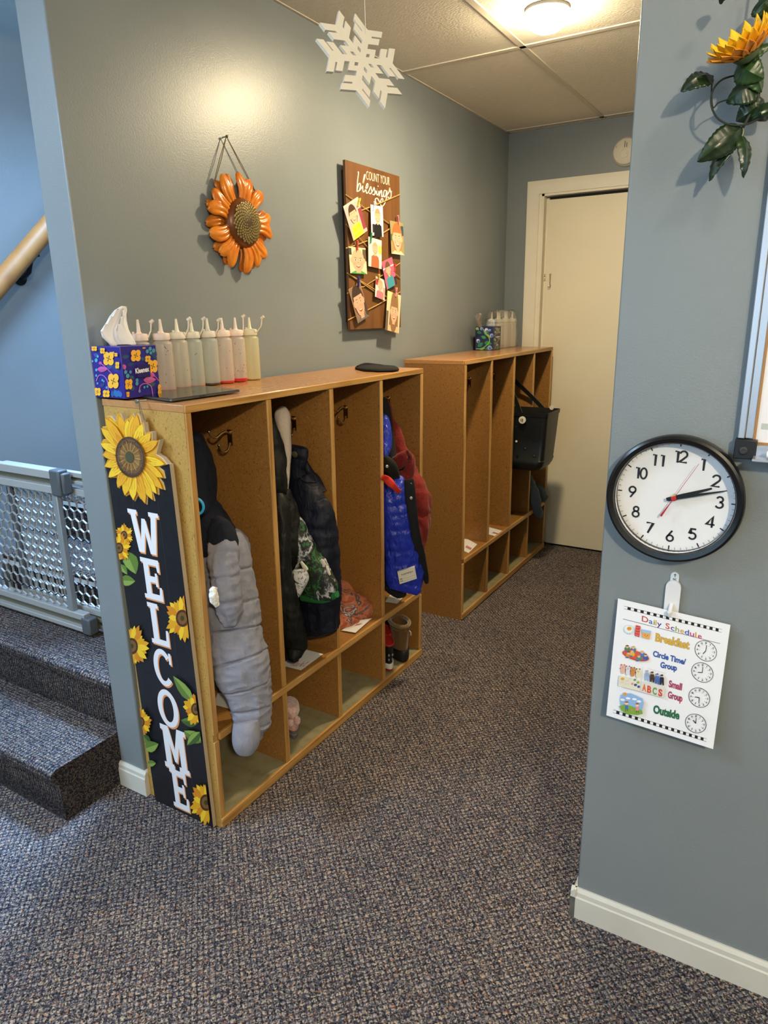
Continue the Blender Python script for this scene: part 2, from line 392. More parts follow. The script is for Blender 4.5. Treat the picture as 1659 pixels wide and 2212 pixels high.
# ceiling: lay-in tiles on a tee grid (2 ft by 4 ft)
TILE = noise_mat('ceiling_tile', [(.3, '#ded5c4'), (.7, '#e6decf')], 30, rough=.9, bs=.45, bd=.005, bscale=95, spec=.2, stretch=(1, 2.2, 1))
TEE = mat('#cfc6b4', .65, name='tee_grid')
b = MB(); b.box((-2.8, -3.55, H), (3.5, .02, H+.03), TILE); b.box((-.111, .02, H), (3.5, L+.12, H+.03), TILE); struct(b, 'ceiling')
b = MB(); b.box((SX-.1, .02, 3.2), (-.1, L+.1, 3.25), TILE); b.box((SX-.1, 0, H), (-.111, .02, 3.25), PAINT); struct(b, 'ceiling_stair')
b = MB()
for x in (.543-1.22, .543-.61, .543, .543+.61): 
    y1 = L if x > 0 else -.02
    b.box((x-.012, -3.4, H-.004), (x+.012, y1 if x < XR else YR, H), TEE)
for y in (1.72-1.22*k for k in range(-1, 5)):
    if y < L: b.box((0 if y > 0 else -2.6, y-.012, H-.004), (XR if y > YR else 3.38, y+.012, H), TEE)
struct(b, 'trim_1')
b = MB(); b.box((0, 0, H-.003), (.012, L, H), TEE); b.box((0, L-.012, H-.003), (XR, L, H), TEE); struct(b, 'trim_2')

# baseboards with a moulded top edge
def baseboard(name, a, c, nrm, h=.085, d=.013):
    a = V(a); c = V(c); n = V(nrm)
    prof = [(0, 0), (d, 0), (d, h*.72), (d*.8, h*.76), (d*.75, h*.9), (d*.3, h), (0, h)]
    mb = MB(); mb.loft([[p+n*x+V((0, 0, z)) for x, z in prof] for p in (a, c)], WHITE_TRIM); return struct(mb, name, angle=25)
baseboard('baseboard_right', (XR-.013, YR, 0), (3.38, YR, 0), (0, -1, 0))
baseboard('baseboard_corridor', (XR, YR-.013, 0), (XR, L, 0), (-1, 0, 0))
baseboard('baseboard_end', (-.111, 0, 0), (.013, 0, 0), (0, -1, 0))
baseboard('baseboard_left', (0, 0, 0), (0, L, 0), (1, 0, 0))
baseboard('baseboard_back', (0, L, 0), (.13, L, 0), (0, -1, 0))

# door at the end of the corridor
DOORP = noise_mat('door_paint', [(.3, '#e6dcc2'), (.7, '#ebe2c9')], 3, rough=.4, detail=2)
CASE = noise_mat('casing_paint', [(.3, '#e8e0cc'), (.7, '#eee7d6')], 5, rough=.38)
d1 = MB(); d1.box((.249, L+.012, .012), (1.041, L+.05, 2.085), DOORP)
door = d1.build('door_1', None, kind='structure', bevel=.002)
f = MB()
def casing(mb, x0, x1, z1, y=L):
    w = x1-x0
    for t0, t1, dd in ((0, 1, .008), (.0, .55, .014), (.04, .3, .018)):
        pass
prof = [(0, 0), (0, .016), (.012, .018), (.03, .014), (.055, .011), (.07, .011), (.072, 0)]   # across the casing, outer edge first
def case_run(mb, pts):
    rings = []
    for P_, dirv in pts: rings.append([V(P_)+V(dirv)*x+V((0, -dd, 0)) for x, dd in prof])
    mb.loft(rings, CASE)
case_run(f, [((.128, L, 0), (1, 0, 0)), ((.128, L, 2.188), (1, 0, -1)), ((1.165, L, 2.188), (-1, 0, -1)), ((1.165, L, 0), (-1, 0, 0))])
f.box((.213, L-.004, 0), (.228, L+.11, 2.12), CASE); f.box((1.062, L-.004, 0), (1.077, L+.11, 2.12), CASE); f.box((.213, L-.004, 2.105), (1.077, L+.11, 2.12), CASE)
f.box((.226, L+.045, 0), (.243, L+.06, 2.1), CASE); f.box((.2, L-.002, 0), (.2135, L+.01, 2.13), CASE); f.box((1.0765, L-.002, 0), (1.09, L+.01, 2.13), CASE)
f.box((.213, L+.06, 0), (1.077, L+.08, 2.12), mat('#3a3630', name='dark_gap'))
struct(f, 'trim_3', angle=25)
brass = mat('#8a6a35', .35, 1., name='brass')
hk = MB(); P0 = ony(L+.006, 1190, 592)
x, z = P0.x, P0.z
hk.tube([(x, L+.012, z), (x, L-.004, z), (x-.004, L-.008, z-.004), (x, L-.008, z-.01), (x+.004, L-.006, z-.006)], .0016, brass, 6)
hk.tube([(x, L-.006, z-.008), (x, L-.005, z-.055), (x+.004, L-.006, z-.068), (x, L-.008, z-.075), (x-.012, L-.008, z-.073)], .002, brass, 6)
hk.tube([(x-.035, L+.008, z-.002), (x-.035, L-.006, z-.002), (x-.03, L-.008, z-.004)], .002, brass, 6); hk.box((x-.038, L-.005, z-.014), (x-.03, L-.002, z-.009), brass)
tag(hk.build('hook_latch', None), 'tiny brass hook and eye latch high on the cream door', 'latch')

# stairs
st = MB()
ty = [(-.235, .185), (0.0, .37), (.285, .555), (.56, .74), (.83, .925), (1.1, 1.11), (1.37, 1.295)]
for i, (y, z) in enumerate(ty):
    y2 = ty[i+1][0] if i+1 < len(ty) else L
    x1 = -.113 if i else -.113
    nose = [(y+.025, 0), (y+.02, z-.055), (y+.004, z-.04), (y-.004, z-.022), (y+.002, z-.007), (y+.018, z), (y2+.03, z), (y2+.03, 0)]
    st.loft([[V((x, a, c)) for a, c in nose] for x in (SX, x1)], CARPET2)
struct(st, 'stairs', angle=50)
ns = MB(); silver = mat('#c9ccd0', .3, 1., name='aluminium')
for i in (2, 3): ns.box((SX, ty[i][0]-.004, ty[i][1]-.045), (-.113, ty[i][0]+.006, ty[i][1]-.028), mat('#d9dcde', .4, name='nosing'))
ns.box((SX, .262, .372), (-.113, .3, .392), mat('#d9dcde', .4, name='nosing'))
struct(ns, 'trim_4')

# ================================================================= handrail
oak = noise_mat('oak_rail', [(.3, '#8a5a2a'), (.5, '#9c6a35'), (.7, '#a5733c')], 9, rough=.5, detail=3)
hA, hB = V((SX+.09, .0, 1.27)), V((SX+.09, 1.6, 2.76))
a0 = onx(SX+.09, 0, 612); a1 = onx(SX+.09, 98, 497); dr = (a1-a0).normalized()
hr = thing('handrail', 'round oak stair handrail rising along the blue stairwell wall', 'handrail', (a0.x, a0.y, a0.z))
q = MB(); q.tube([a0-dr*.75, a0-dr*.3, a0+dr*.5, a0+dr*1.4], .037, oak, 20); q.build('rail', hr)
blk = mat('#17181a', .4, .6, name='black_iron')
for t in (.33, -.6):
    pb = a0+dr*(t*(a1-a0).length if t < 0 else .62*(a1-a0).length)
    w = MB(); w.bar(pb-dr*.035+V((0, 0, -.042)), pb+dr*.035+V((0, 0, -.038)), .03, .012, blk)
    w.tube([pb+V((0, 0, -.04)), pb+V((-.02, 0, -.08)), pb+V((-.06, 0, -.1)), pb+V((-.088, 0, -.1))], .011, blk, 10)
    w.lathe([(.0, 0), (.028, 0), (.03, .006), (.018, .012), (0, .013)], pb+V((-.0895, 0, -.1)), blk, 20, (1, 0, 0))
    w.tube([pb+dr*.045+V((0, 0, -.038)), pb+dr*.05+V((0, 0, -.058))], .007, blk, 8)
    w.build('bracket', hr)

# ================================================================= baby gate
GREY = mat('#a2a2a0', .45, .12, name='gate_metal'); GREY2 = mat('#8f9498', .4, .3, name='gate_frame'); GDK = mat('#4f5357', .5, name='gate_plastic'); GIN = mat('#6d6a5a', .5, name='gate_channel')
gate = thing('safety_gate', 'grey expandable safety gate with hexagon mesh panels across the carpeted stairs', 'gate', (-.6, .2, .37))
gz0, gz1 = .385, .975
def hexmesh(x0, x1, z0, z1, y, r=.0235, th=.003):
    mb = MB(); w = math.sqrt(3)*r
    seen = set(); k = 0
    rows = int((z1-z0)/(1.5*r))+3; cols = int((x1-x0)/w)+3
    for i in range(-1, rows):
        for j in range(-1, cols):
            cx = x0+j*w+(w/2 if i % 2 else 0); cz = z0+i*1.5*r
            P6 = [(cx+r*math.sin(math.pi/3*q), cz+r*math.cos(math.pi/3*q)) for q in range(6)]
            for q in range(6):
                p1, p2 = P6[q], P6[(q+1) % 6]; key = tuple(sorted(((round(p1[0]*2000), round(p1[1]*2000)), (round(p2[0]*2000), round(p2[1]*2000)))))
                if key in seen: continue
                seen.add(key)
                if max(p1[0], p2[0]) > x1 or min(p1[0], p2[0]) < x0 or min(p1[1], p2[1]) < z0 or max(p1[1], p2[1]) > z1: continue
                mb.bar((p1[0], y, p1[1]), (p2[0], y, p2[1]), th, .006, GREY, up=(0, 1, 0))
    return mb
for (x0, x1, y, nm) in ((-1.085, -.5, .185, 'front'), (-.87, -.118, .222, 'rear')):
    if nm == 'front':
        fr = MB()
        fr.box((x0, y-.016, .945), (x1-.01, y+.014, gz1), GREY); fr.box((x0, y-.016, .893), (x1-.01, y+.014, .921), GREY); fr.box((x0, y+.004, .918), (x1-.01, y+.014, .948), GIN)
        fr.box((x0, y-.016, gz0), (x1+.05, y+.014, gz0+.018), GREY); fr.box((x0, y-.016, gz0+.047), (x1+.05, y+.014, gz0+.072), GREY); fr.box((x0, y+.002, gz0+.015), (x1+.05, y+.014, gz0+.05), GIN)
        fr.box((x1-.035, y-.012, gz0+.07), (x1-.008, y+.008, .9), GREY2); fr.box((x0, y-.012, gz0+.07), (x0+.025, y+.008, .9), GREY2)
        pn = fr.build('sliding_panel', gate, bevel=.003)
        hexmesh(x0+.02, x1-.03, gz0+.065, .9, y-.003).build('mesh', pn)
        e = MB(); e.box((x1-.022, y-.02, .888), (x1+.03, y+.02, .98), GDK); e.box((x1+.03, y-.014, .896), (x1+.045, y+.02, .97), GDK)
        e.build('end_cap', gate, bevel=.006); e = MB(); e.box((x1+.035, y-.02, gz0-.004), (x1+.08, y+.02, gz0+.06), GDK); e.build('end_cap', gate, bevel=.006)
    else:
        fr = MB()
        fr.box((x0, y-.01, .95), (x1, y+.012, .968), GREY); fr.box((x0, y-.01, .925), (x1, y+.012, .938), GREY); fr.box((x0, y+.004, .93), (x1, y+.012, .958), GIN); fr.box((x0, y-.012, .885), (x1, y+.012, .91), GREY)
        fr.box((x0, y-.01, gz0+.004), (x1, y+.012, gz0+.02), GIN); fr.box((x0, y-.01, gz0+.032), (x1, y+.012, gz0+.045), GIN); fr.box((x0, y-.012, gz0+.06), (x1, y+.01, gz0+.08), GREY)
        fr.box((x0, y-.01, gz0), (x0+.035, y+.012, .91), GDK)
        pn = fr.build('sliding_panel', gate, bevel=.002)
        hexmesh(x0+.03, x1, gz0+.07, .895, y).build('mesh', pn)

# ================================================================= cubby lockers
HB = board_mat('particle_board', '#6b4621', '#936733', '#b58a50'); HBEND = board_mat('end_panel_board', '#946c30', '#b38d49', '#c8a763', .45)
PINE = pine_mat('pine_trim', ax=2); PINEY = pine_mat('pine_rail', ax=1)
TOPM = noise_mat('varnished_top', [(.35, '#b07c4c'), (.65, '#b88656')], 60, rough=.22, detail=4)
OLIVE = noise_mat('painted_floor_panel', [(.35, '#7d7455'), (.5, '#878062'), (.7, '#8d866a')], 25, rough=.55, detail=4)
HOOKM = mat('#b9a273', .22, 1., name='hook_metal')
CW, CD_, CH, SH, TH = 1.256, .316, 1.262, .315, .019
BW = (CW-TH)/4
def hook_mb(x, y, z, ln=1.):
    """double prong coat hook screwed to a divider, prongs reaching towards -y"""
    h = MB()
    h.box((x-.009, y-.003, z-.028), (x+.009, y, z+.02), HOOKM)
    h.tube([tuple(q) for q in cat_rom([(x, y-.003, z+.008), (x, y-.02, z+.016), (x, y-.04, z+.012), (x, y-.06, z+.004), (x, y-.078, z+.012), (x, y-.086, z+.024)], 16)], [.0042-.0012*i/15 for i in range(16)], HOOKM, 8)
    h.ball((x, y-.086, z+.026), .0048, HOOKM, 10)
    h.tube([tuple(q) for q in cat_rom([(x, y-.003, z-.02), (x, y-.014, z-.038), (x, y-.03, z-.044), (x, y-.044, z-.036), (x, y-.05, z-.022)], 14)], .0036, HOOKM, 8)
    h.ball((x, y-.05, z-.02), .0045, HOOKM, 10); h.ball((x, y-.004, z+.012), .005, HOOKM, 8)
    return h
def cubby(label, hooks, endm):
    t = thing('cubby_locker', label, 'cubby locker')
    q = MB(); q.box((0, 0, CH-TH), (CD_-.006, CW, CH), TOPM); q.build('top_panel', t, bevel=.0015)
    for y, mm in ((0, endm), (CW-TH, HB)):
        q = MB(); q.box((.004, y+.0005, 0), (CD_-.006, y+TH-.0005, CH-TH), mm); q.build('side_panel', t)
    q = MB(); q.box((0, TH, .0), (.006, CW-TH, CH-TH), HB); q.build('back_panel', t)
    for k in (1, 2, 3):
        y = k*BW
        q = MB(); q.box((.006, y, .036), (CD_-.006, y+TH, SH-TH), HB); q.box((.006, y, SH), (CD_-.006, y+TH, CH-TH), HB); dv = q.build('divider', t)
    q = MB(); q.box((.006, TH, SH-TH), (CD_-.006, CW-TH, SH), HB); q.build('shelf', t)
    q = MB(); q.box((.006, TH, .02), (CD_-.006, CW-TH, .036), OLIVE); q.box((.006, TH, 0), (CD_-.02, CW-TH, .02), OLIVE); q.build('bottom_panel', t)
    q = MB()
    q.box((CD_-.006, 0, CH-TH-.001), (CD_+.001, CW, CH-.0005), PINEY); q.build('top_edging', t, bevel=.002)
    q = MB(); q.box((CD_-.006, TH, SH-TH), (CD_+.004, CW-TH, SH+.004), PINEY); q.build('shelf_edging', t, bevel=.002)
    q = MB(); q.box((CD_-.006, .0, .006), (CD_+.004, CW, .037), PINEY); q.build('bottom_edging', t, bevel=.002)
    for k in range(5):
        y = k*BW; q = MB()
        q.box((CD_-.006, y, .037), (CD_, y+TH, SH-TH), PINE); q.box((CD_-.006, y, SH+.004), (CD_, y+TH, CH-TH-.001), PINE); q.build('upright_edging', t, bevel=.0015)
    for (x, y, z) in hooks: hook_mb(x, y, z).build('coat_hook', t)
    return t
hk1 = [(.165, BW, 1.125), (.165, 2*BW, 1.125), (.165, 3*BW, 1.125), (.165, 4*BW, 1.125)]
cub1 = cubby('wooden cubby locker standing nearest, with coats in it and the welcome sign on its end', hk1, HBEND)
cub1.location = (.008, .003, 0); cub1.rotation_euler = (0, R(.55), R(-.45))
cub2 = cubby('emptier wooden cubby locker standing farther back by the cream door', [(.2, k*BW, 1.14) for k in (1, 2, 3, 4)], HB)
cub2.location = (.024, 1.672, 0)
def c1(x, y, z): return Matrix.Translation(cub1.location) @ cub1.rotation_euler.to_matrix().to_4x4() @ V((x, y, z))
TOPZ = 1.2625

# ================================================================= welcome sign
sg = thing('welcome_sign', 'tall black WELCOME sign board with printed sunflowers hung on the cubby end', 'sign', (.18, -.03, .001))
SQ = [(80, 375), (384, 395), (583, 2170), (312, 2052)]   # board corners on the photograph crop
SO = V((.0365, -.0215, 1.11)); SU = V((.249, 0, -.0)); SV = V((.0165, .008, -1.106))
# nearest plane to the cubby end, leaning with it
fs = homog(SQ)
def sp(u, v, d=0.): return SO+SU*u+SV*v+V((0, -d, 0))
BLACKB = noise_mat('sign_black', [(.3, '#17171c'), (.7, '#1e1e24')], 30, rough=.35); EDGE = mat('#b7a893', .6, name='sign_edge')
q = MB(); q.prism([sp(0, 0, -.013), sp(0, 1, -.013), sp(1, 1, -.013), sp(1, 0, -.013)], V((0, -.013, 0)), BLACKB, EDGE)
bd = q.build('board', sg)
# big cut-out sunflower: petal outline traced on the crop (225,860 .. scale 8.847)
def bigpx(x, y): return fs((x/8.847+225-200)*2.258, (y/8.847+860-820)*2.258)
out = [(140, 330), (215, 330), (310, 440), (330, 290), (395, 262), (470, 470), (490, 370), (550, 345), (580, 300), (630, 245), (660, 325), (715, 232), (750, 300), (775, 430), (810, 410), (845, 640), (900, 590), (970, 580), (975, 800), (1115, 725), (1060, 940), (1045, 1010), (1160, 1080), (1255, 1195), (1105, 1255), (1190, 1330), (1220, 1470), (1110, 1460), (1180, 1560), (1215, 1695), (1095, 1640), (1100, 1800), (975, 1715), (1025, 1925), (890, 1815), (880, 2005), (775, 1850), (768, 1905), (715, 1825), (660, 1955), (605, 1800), (500, 1870), (430, 1640), (370, 1725), (330, 1520), (195, 1530), (225, 1340), (120, 1315), (150, 1200), (215, 1110), (75, 1080), (130, 1000), (45, 870), (80, 790), (180, 780), (60, 545), (120, 535), (200, 570)]
ctr = (620, 1085)
q = MB(); pet = MB()
pts = [sp(*bigpx(x, y), .0004) for x, y in out]
q.prism(pts, V((0, -.0035, 0)), mat('#d59a22', .5, name='ink'), mat('#e6dcc8', .6, name='sign_edge_light'))
q.prism([p+V((0, .0134, 0)) for p in pts if p.z > 1.1], V((0, -.0134, 0)), mat('#b7a893', .6), EDGE)
sf = q.build('sunflower', sg)
ps = Print(SO+V((0, -.0042, 0)), SU, SV, bigpx, .45, .00005)
ps.Nn = V((0, -1, 0))
rnd = random.Random(3)
tips = [(180, 335), (370, 275), (530, 350), (640, 260), (715, 245), (820, 410), (980, 580), (1115, 730), (1245, 1190), (1215, 1460), (1205, 1690), (1095, 1790), (1020, 1915), (880, 1995), (660, 1945), (500, 1860), (370, 1715), (200, 1520), (125, 1310), (85, 1078), (55, 860), (70, 550), (145, 340)]
for k, (tx, tz) in enumerate(tips):
    dx, dy = tx-ctr[0], tz-ctr[1]; l = math.hypot(dx, dy); nx, ny = -dy/l, dx/l; w = 95
    sh = lambda t, kk: (ctr[0]+dx*t+nx*w*kk, ctr[1]+dy*t+ny*w*kk)
    c_ = ('#e9b62a', '#e2a524', '#efc531')[k % 3]
    ps.poly([sh(.3, .55), sh(.5, .9), sh(.68, .95), sh(.85, .6), sh(.985, 0), sh(.85, -.6), sh(.68, -.95), sh(.5, -.9), sh(.3, -.55)], '#b9771c')
    ps.poly([sh(.3, .5), sh(.5, .83), sh(.68, .87), sh(.85, .53), sh(.97, 0), sh(.85, -.53), sh(.68, -.87), sh(.5, -.83), sh(.3, -.5)], c_)
    ps.poly([sh(.3, .5), sh(.45, .6), sh(.62, .1), sh(.5, -.3), sh(.3, -.45)], '#d48e22')
    for kk in (-.35, .1, .45): ps.stroke([sh(.36, kk), sh(.55, kk*1.2), sh(.74, kk*.9)], 6, '#c4801f')
ps.ell(620, 1085, 268, 395, '#4f3a28', -6, 36); ps.ell(620, 1080, 235, 345, '#6d5034', -6, 32); ps.ell(618, 1080, 185, 265, '#9a7642', -6, 32)
for k in range(44):
    a = 2*math.pi*k/44; r0, r1 = .5, .95+.15*rnd.random()
    ps.stroke([(618+195*r0*math.cos(a), 1080+280*r0*math.sin(a)), (618+195*r1*math.cos(a), 1080+280*r1*math.sin(a))], 9, ('#7c5a35', '#b48d52', '#5f452b')[k % 3])
ps.ell(618, 1083, 78, 112, '#4b4a33', -4, 24)
for k in range(60):
    a = rnd.random()*6.283; r0 = .78+.2*rnd.random(); ps.ell(620+262*r0*math.cos(a), 1085+385*r0*math.sin(a), 8, 9, '#2f2318', n=6)
ps.build('petal_print', sf)
# lettering
pl = Print(SO, SU, SV, fs, .5, .00005, n0=.0004); pl.Nn = V((0, -1, 0))
def rects(*r): return r
def letter(ch, cx, ytop, ybot, wuv):
    """slab-serif capital drawn in a unit box (x right, y down)"""
    u0, v0 = fs(cx, ytop); u1, v1 = fs(cx, ybot); uc = (u0+u1)/2; hh = v1-v0
    S = {'W': [[(-.1, 0), (.26, 0), (.26, .1), (.2, .1), (.3, .7), (.42, .18), (.56, .18), (.7, .7), (.8, .1), (.72, .1), (.72, 0), (1.1, 0), (1.1, .1), (1., .1), (.84, 1), (.62, 1), (.5, .5), (.38, 1), (.16, 1), (0, .1), (-.1, .1)]],
         'E': [[(0, 0), (1, 0), (1, .3), (.88, .3), (.84, .15), (.42, .15), (.42, .42), (.72, .42), (.72, .33), (.84, .33), (.84, .66), (.72, .66), (.72, .57), (.42, .57), (.42, .85), (.86, .85), (.9, .66), (1.02, .66), (1.02, 1), (0, 1), (0, .89), (.14, .89), (.14, .11), (0, .11)]],
         'L': [[(0, 0), (.58, 0), (.58, .11), (.44, .11), (.44, .86), (.84, .86), (.88, .6), (1.0, .6), (1.0, 1), (0, 1), (0, .89), (.14, .89), (.14, .11), (0, .11)]],
         'M': [[(-.08, 0), (.3, 0), (.5, .52), (.7, 0), (1.08, 0), (1.08, .12), (.98, .12), (.98, .88), (1.08, .88), (1.08, 1), (.62, 1), (.62, .88), (.72, .88), (.72, .4), (.56, .8), (.44, .8), (.28, .4), (.28, .88), (.38, .88), (.38, 1), (-.08, 1), (-.08, .88), (.02, .88), (.02, .12), (-.08, .12)]]}
    def draw(du, dv, col):
        mp = lambda x, y: (uc+(x-.5)*wuv+du, v0+y*hh+dv)
        if ch in S:
            for pts_ in S[ch]: pl.raw([mp(*p_) for p_ in pts_], col)
        else:
            a0, a1 = (0, 360) if ch == 'O' else (-40, -320)
            n_ = 40; ring = []; inn = []
            for i in range(n_+1):
                a = R(a0+(a1-a0)*i/n_); ring.append((.5+.5*math.cos(a), .5+.5*math.sin(a))); inn.append((.5+.27*math.cos(a), .5+.36*math.sin(a)))
            for i in range(n_): 
                pl.raw([mp(*ring[i]), mp(*ring[i+1]), mp(*inn[i+1]), mp(*inn[i])], col); pl.h -= pl.step
            pl.h += pl.step
            if ch == 'C':
                pl.raw([mp(.86, .06), mp(.98, .06), mp(.98, .36), mp(.86, .36)], col)
    draw(.016, .004, '#e2955c'); draw(0, 0, '#e9e8ee')
for ch, cx, a_, b_, w in (('W', 268, 638, 842, .40), ('E', 298, 872, 1068, .29), ('L', 330, 1094, 1288, .29), ('C', 352, 1314, 1488, .31), ('O', 374, 1512, 1688, .34), ('M', 405, 1698, 1898, .36), ('E', 426, 1905, 2082, .27)):
    letter(ch, cx, a_, b_, w)
pl.build('lettering', bd, label='white slab-serif letters with orange shadow')
pg = Print(SO, SU, SV, fs, .45, .00005, n0=.0004, clip=((0.002, -.01), (.998, .999))); pg.Nn = V((0, -1, 0))
for g in (.33, .72): pg.stroke([fs_ for fs_ in ((80+304*g+30, 600-30+g*20), (312+271*g, 2050+118*g))], 2.5, '#2f2f36')
G1, G2 = '#5f7d33', '#86a04b'
leaf_px(pg, (180, 840), (225, 950), .3, G1, G2); leaf_px(pg, (150, 905), (185, 955), .25, G1, G2); leaf_px(pg, (150, 985), (222, 985), .38, G1, G2)
sunflower_px(pg, 172, 760, 58, ph=.2, sx=.75); sunflower_px(pg, 150, 825, 75, ph=.5, sx=.75)
sunflower_px(pg, 448, 1150, 118, 13, sx=.72); sunflower_px(pg, 212, 1302, 112, 13, ph=.3, sx=.72)
leaf_px(pg, (500, 1560), (405, 1435), .16, G1, G2); leaf_px(pg, (520, 1660), (440, 1650), .3, '#3f5c2a', '#587838'); leaf_px(pg, (540, 1750), (455, 1700), .3, G1, G2); leaf_px(pg, (530, 1700), (470, 1770), .26, '#3f5c2a', G2)
sunflower_px(pg, 512, 1590, 85, 10, ph=.1, sx=.72)
leaf_px(pg, (262, 1730), (300, 1775), .3, '#3f5c2a', G1); leaf_px(pg, (270, 1800), (337, 1770), .38, G1, G2); leaf_px(pg, (285, 1870), (325, 1865), .4, G1, G2)
sunflower_px(pg, 255, 1668, 70, 11, ph=.4, sx=.75); sunflower_px(pg, 560, 2040, 112, 13, ph=.2, sx=.7)
pg.build('sunflower_print', bd)
q = MB(); pn_ = ony(-.028, 296, 867)
WIRE = mat('#9a9a98', .35, .9, name='wire')
q.tube([pn_+V((0, .03, 0)), pn_], .002, WIRE, 8); q.lathe([(0, 0), (.0055, 0), (.0055, .003), (0, .004)], pn_, WIRE, 12, (0, -1, 0)); q.build('nail', sg)
q = MB(); 
for dx in (-.003, .003): q.tube([pn_+V((dx*.4, .006, .002)), pn_+V((dx, .008, -.02)), pn_+V((dx*1.6, .013, -.05))], .0009, WIRE, 6)
q.build('hanging_wire', sg)
# ================================================================= tissue boxes
def tissue_box(name_label, x, y, z, w, h, base, faces, group=None):
    t = thing('tissue_box', name_label, 'tissue box', (x+w/2, y+w/2, z))
    q = MB(); q.box((x, y, z), (x+w, y+w, z+h), mat(base, .4, name='carton')); cb = q.build('carton', t, bevel=.0015)
    for fn, O, U, Vv, src, nrm in faces:
        P = Print(O, U, Vv, homog(src), .4, .00005, n0=.0003, clip=((0.0, 0.0), (1., 1.))); P.Nn = V(nrm)
        fn(P); P.build('printed_pattern', cb)
    return t
def flower4(P, x, y, rx, ry, c='#f0b43a'):
    for a in range(4):
        P.ell(x+rx*.56*math.cos(R(45+90*a)), y+ry*.56*math.sin(R(45+90*a)), rx*.5, ry*.5, c, n=16)
    for a in range(4):
        an = R(20+90*a); P.stroke([(x+rx*.12*math.cos(an), y+ry*.12*math.sin(an)), (x+rx*.42*math.cos(an), y+ry*.42*math.sin(an))], rx*.13, '#5b2a1a')
def faceA(P):
    for a, b_, w, c in (((250, 560), (300, 660), .3, '#2b3a78'), ((130, 520), (90, 500), .4, '#33539a'), ((200, 640), (260, 560), .2, '#3a4a8a'), ((300, 880), (270, 810), .3, '#2f67a8'), ((330, 880), (300, 815), .3, '#2f67a8'), ((260, 880), (250, 820), .25, '#2a5590'), ((120, 450), (170, 460), .3, '#2b4a86'), ((150, 790), (190, 760), .3, '#29407f')): leaf_px(P, a, b_, w, c, c)
    for x, y, r in ((127, 521, 11), (115, 555, 16), (85, 565, 9), (118, 640, 12), (118, 690, 10), (130, 760, 9), (170, 730, 9), (208, 795, 10), (183, 740, 8)): P.ell(x, y, r*.8, r*1.15, '#4f9fc0', n=12)
    P.stroke([(140, 570), (180, 600), (240, 660), (270, 700)], 7, '#b8589e', 12); P.stroke([(120, 740), (140, 690), (180, 690), (215, 740), (225, 830)], 8, '#a368b8', 20)
    leaf_px(P, (125, 635), (215, 630), .28, '#c35aa4', '#b04f95'); leaf_px(P, (140, 570), (165, 590), .4, '#c35aa4', '#b04f95')
    for x, y, rx, ry in ((220, 537, 48, 66), (265, 735, 50, 74), (135, 835, 30, 40), (210, 850, 32, 36), (172, 470, 22, 28), (104, 452, 26, 24), (300, 592, 18, 34), (288, 500, 14, 18), (266, 485, 9, 12)): flower4(P, x, y, rx, ry)
def faceB(P):
    for a, b_, w, c in (((340, 530), (400, 520), .3, '#2a4d74'), ((470, 480), (500, 470), .3, '#2a4d74'), ((500, 540), (545, 570), .3, '#2d5f86'), ((600, 470), (620, 560), .3, '#25406f'), ((380, 600), (440, 590), .3, '#25406f'), ((440, 720), (400, 700), .35, '#3b5560'), ((560, 790), (620, 780), .35, '#3b5560'), ((440, 790), (410, 830), .35, '#2a4d74')): leaf_px(P, a, b_, w, c, c)
    for x, y, r in ((550, 485, 17), (575, 462, 17), (605, 480, 18), (580, 500, 14), (368, 660, 16), (408, 662, 13), (385, 695, 18), (463, 738, 16), (462, 768, 16), (484, 835, 13), (525, 805, 11), (550, 800, 11)): P.ell(x, y, r*.8, r*1.1, '#4a95ad', n=12)
    P.stroke([(480, 840), (490, 790), (530, 772), (580, 800), (595, 880)], 8, '#b06ab0', 20); P.stroke([(540, 680), (600, 700), (650, 760)], 7, '#b8589e', 10)
    leaf_px(P, (515, 740), (625, 745), .28, '#c9629f', '#b65592'); leaf_px(P, (560, 680), (615, 715), .34, '#c35aa4', '#b04f95'); leaf_px(P, (345, 590), (362, 640), .35, '#c35aa4', '#b04f95')
    for x, y, rx, ry in ((450, 518, 46, 58), (594, 622, 46, 64), (551, 553, 26, 32), (390, 768, 34, 50), (655, 840, 22, 60), (515, 452, 14, 8), (380, 855, 16, 26)): flower4(P, x, y, rx, ry)
    P.poly([(455, 600), (565, 602), (570, 715), (460, 712)], '#221a5c')
    P.ell(505, 655, 18, 18, '#221a5c'); P.text('Kleenex', (444, 678), (560, 664), (438, 634), '#f2f0f6', .03)
w = .118; bz = TOPZ+.0035
tb = tissue_box('purple floral tissue box with a white tissue standing up, nearest on the cubby top', .008, -.003, bz, w, .134, '#2c2180',
    [(faceA, (.008, -.003, bz+.134), (w, 0, 0), (0, 0, -.134), [(58, 435), (305, 430), (370, 895), (120, 885)], (0, -1, 0)),
     (faceB, (.008+w, -.003, bz+.134), (0, w, 0), (0, 0, -.134), [(320, 432), (625, 425), (668, 880), (375, 895)], (1, 0, 0))])
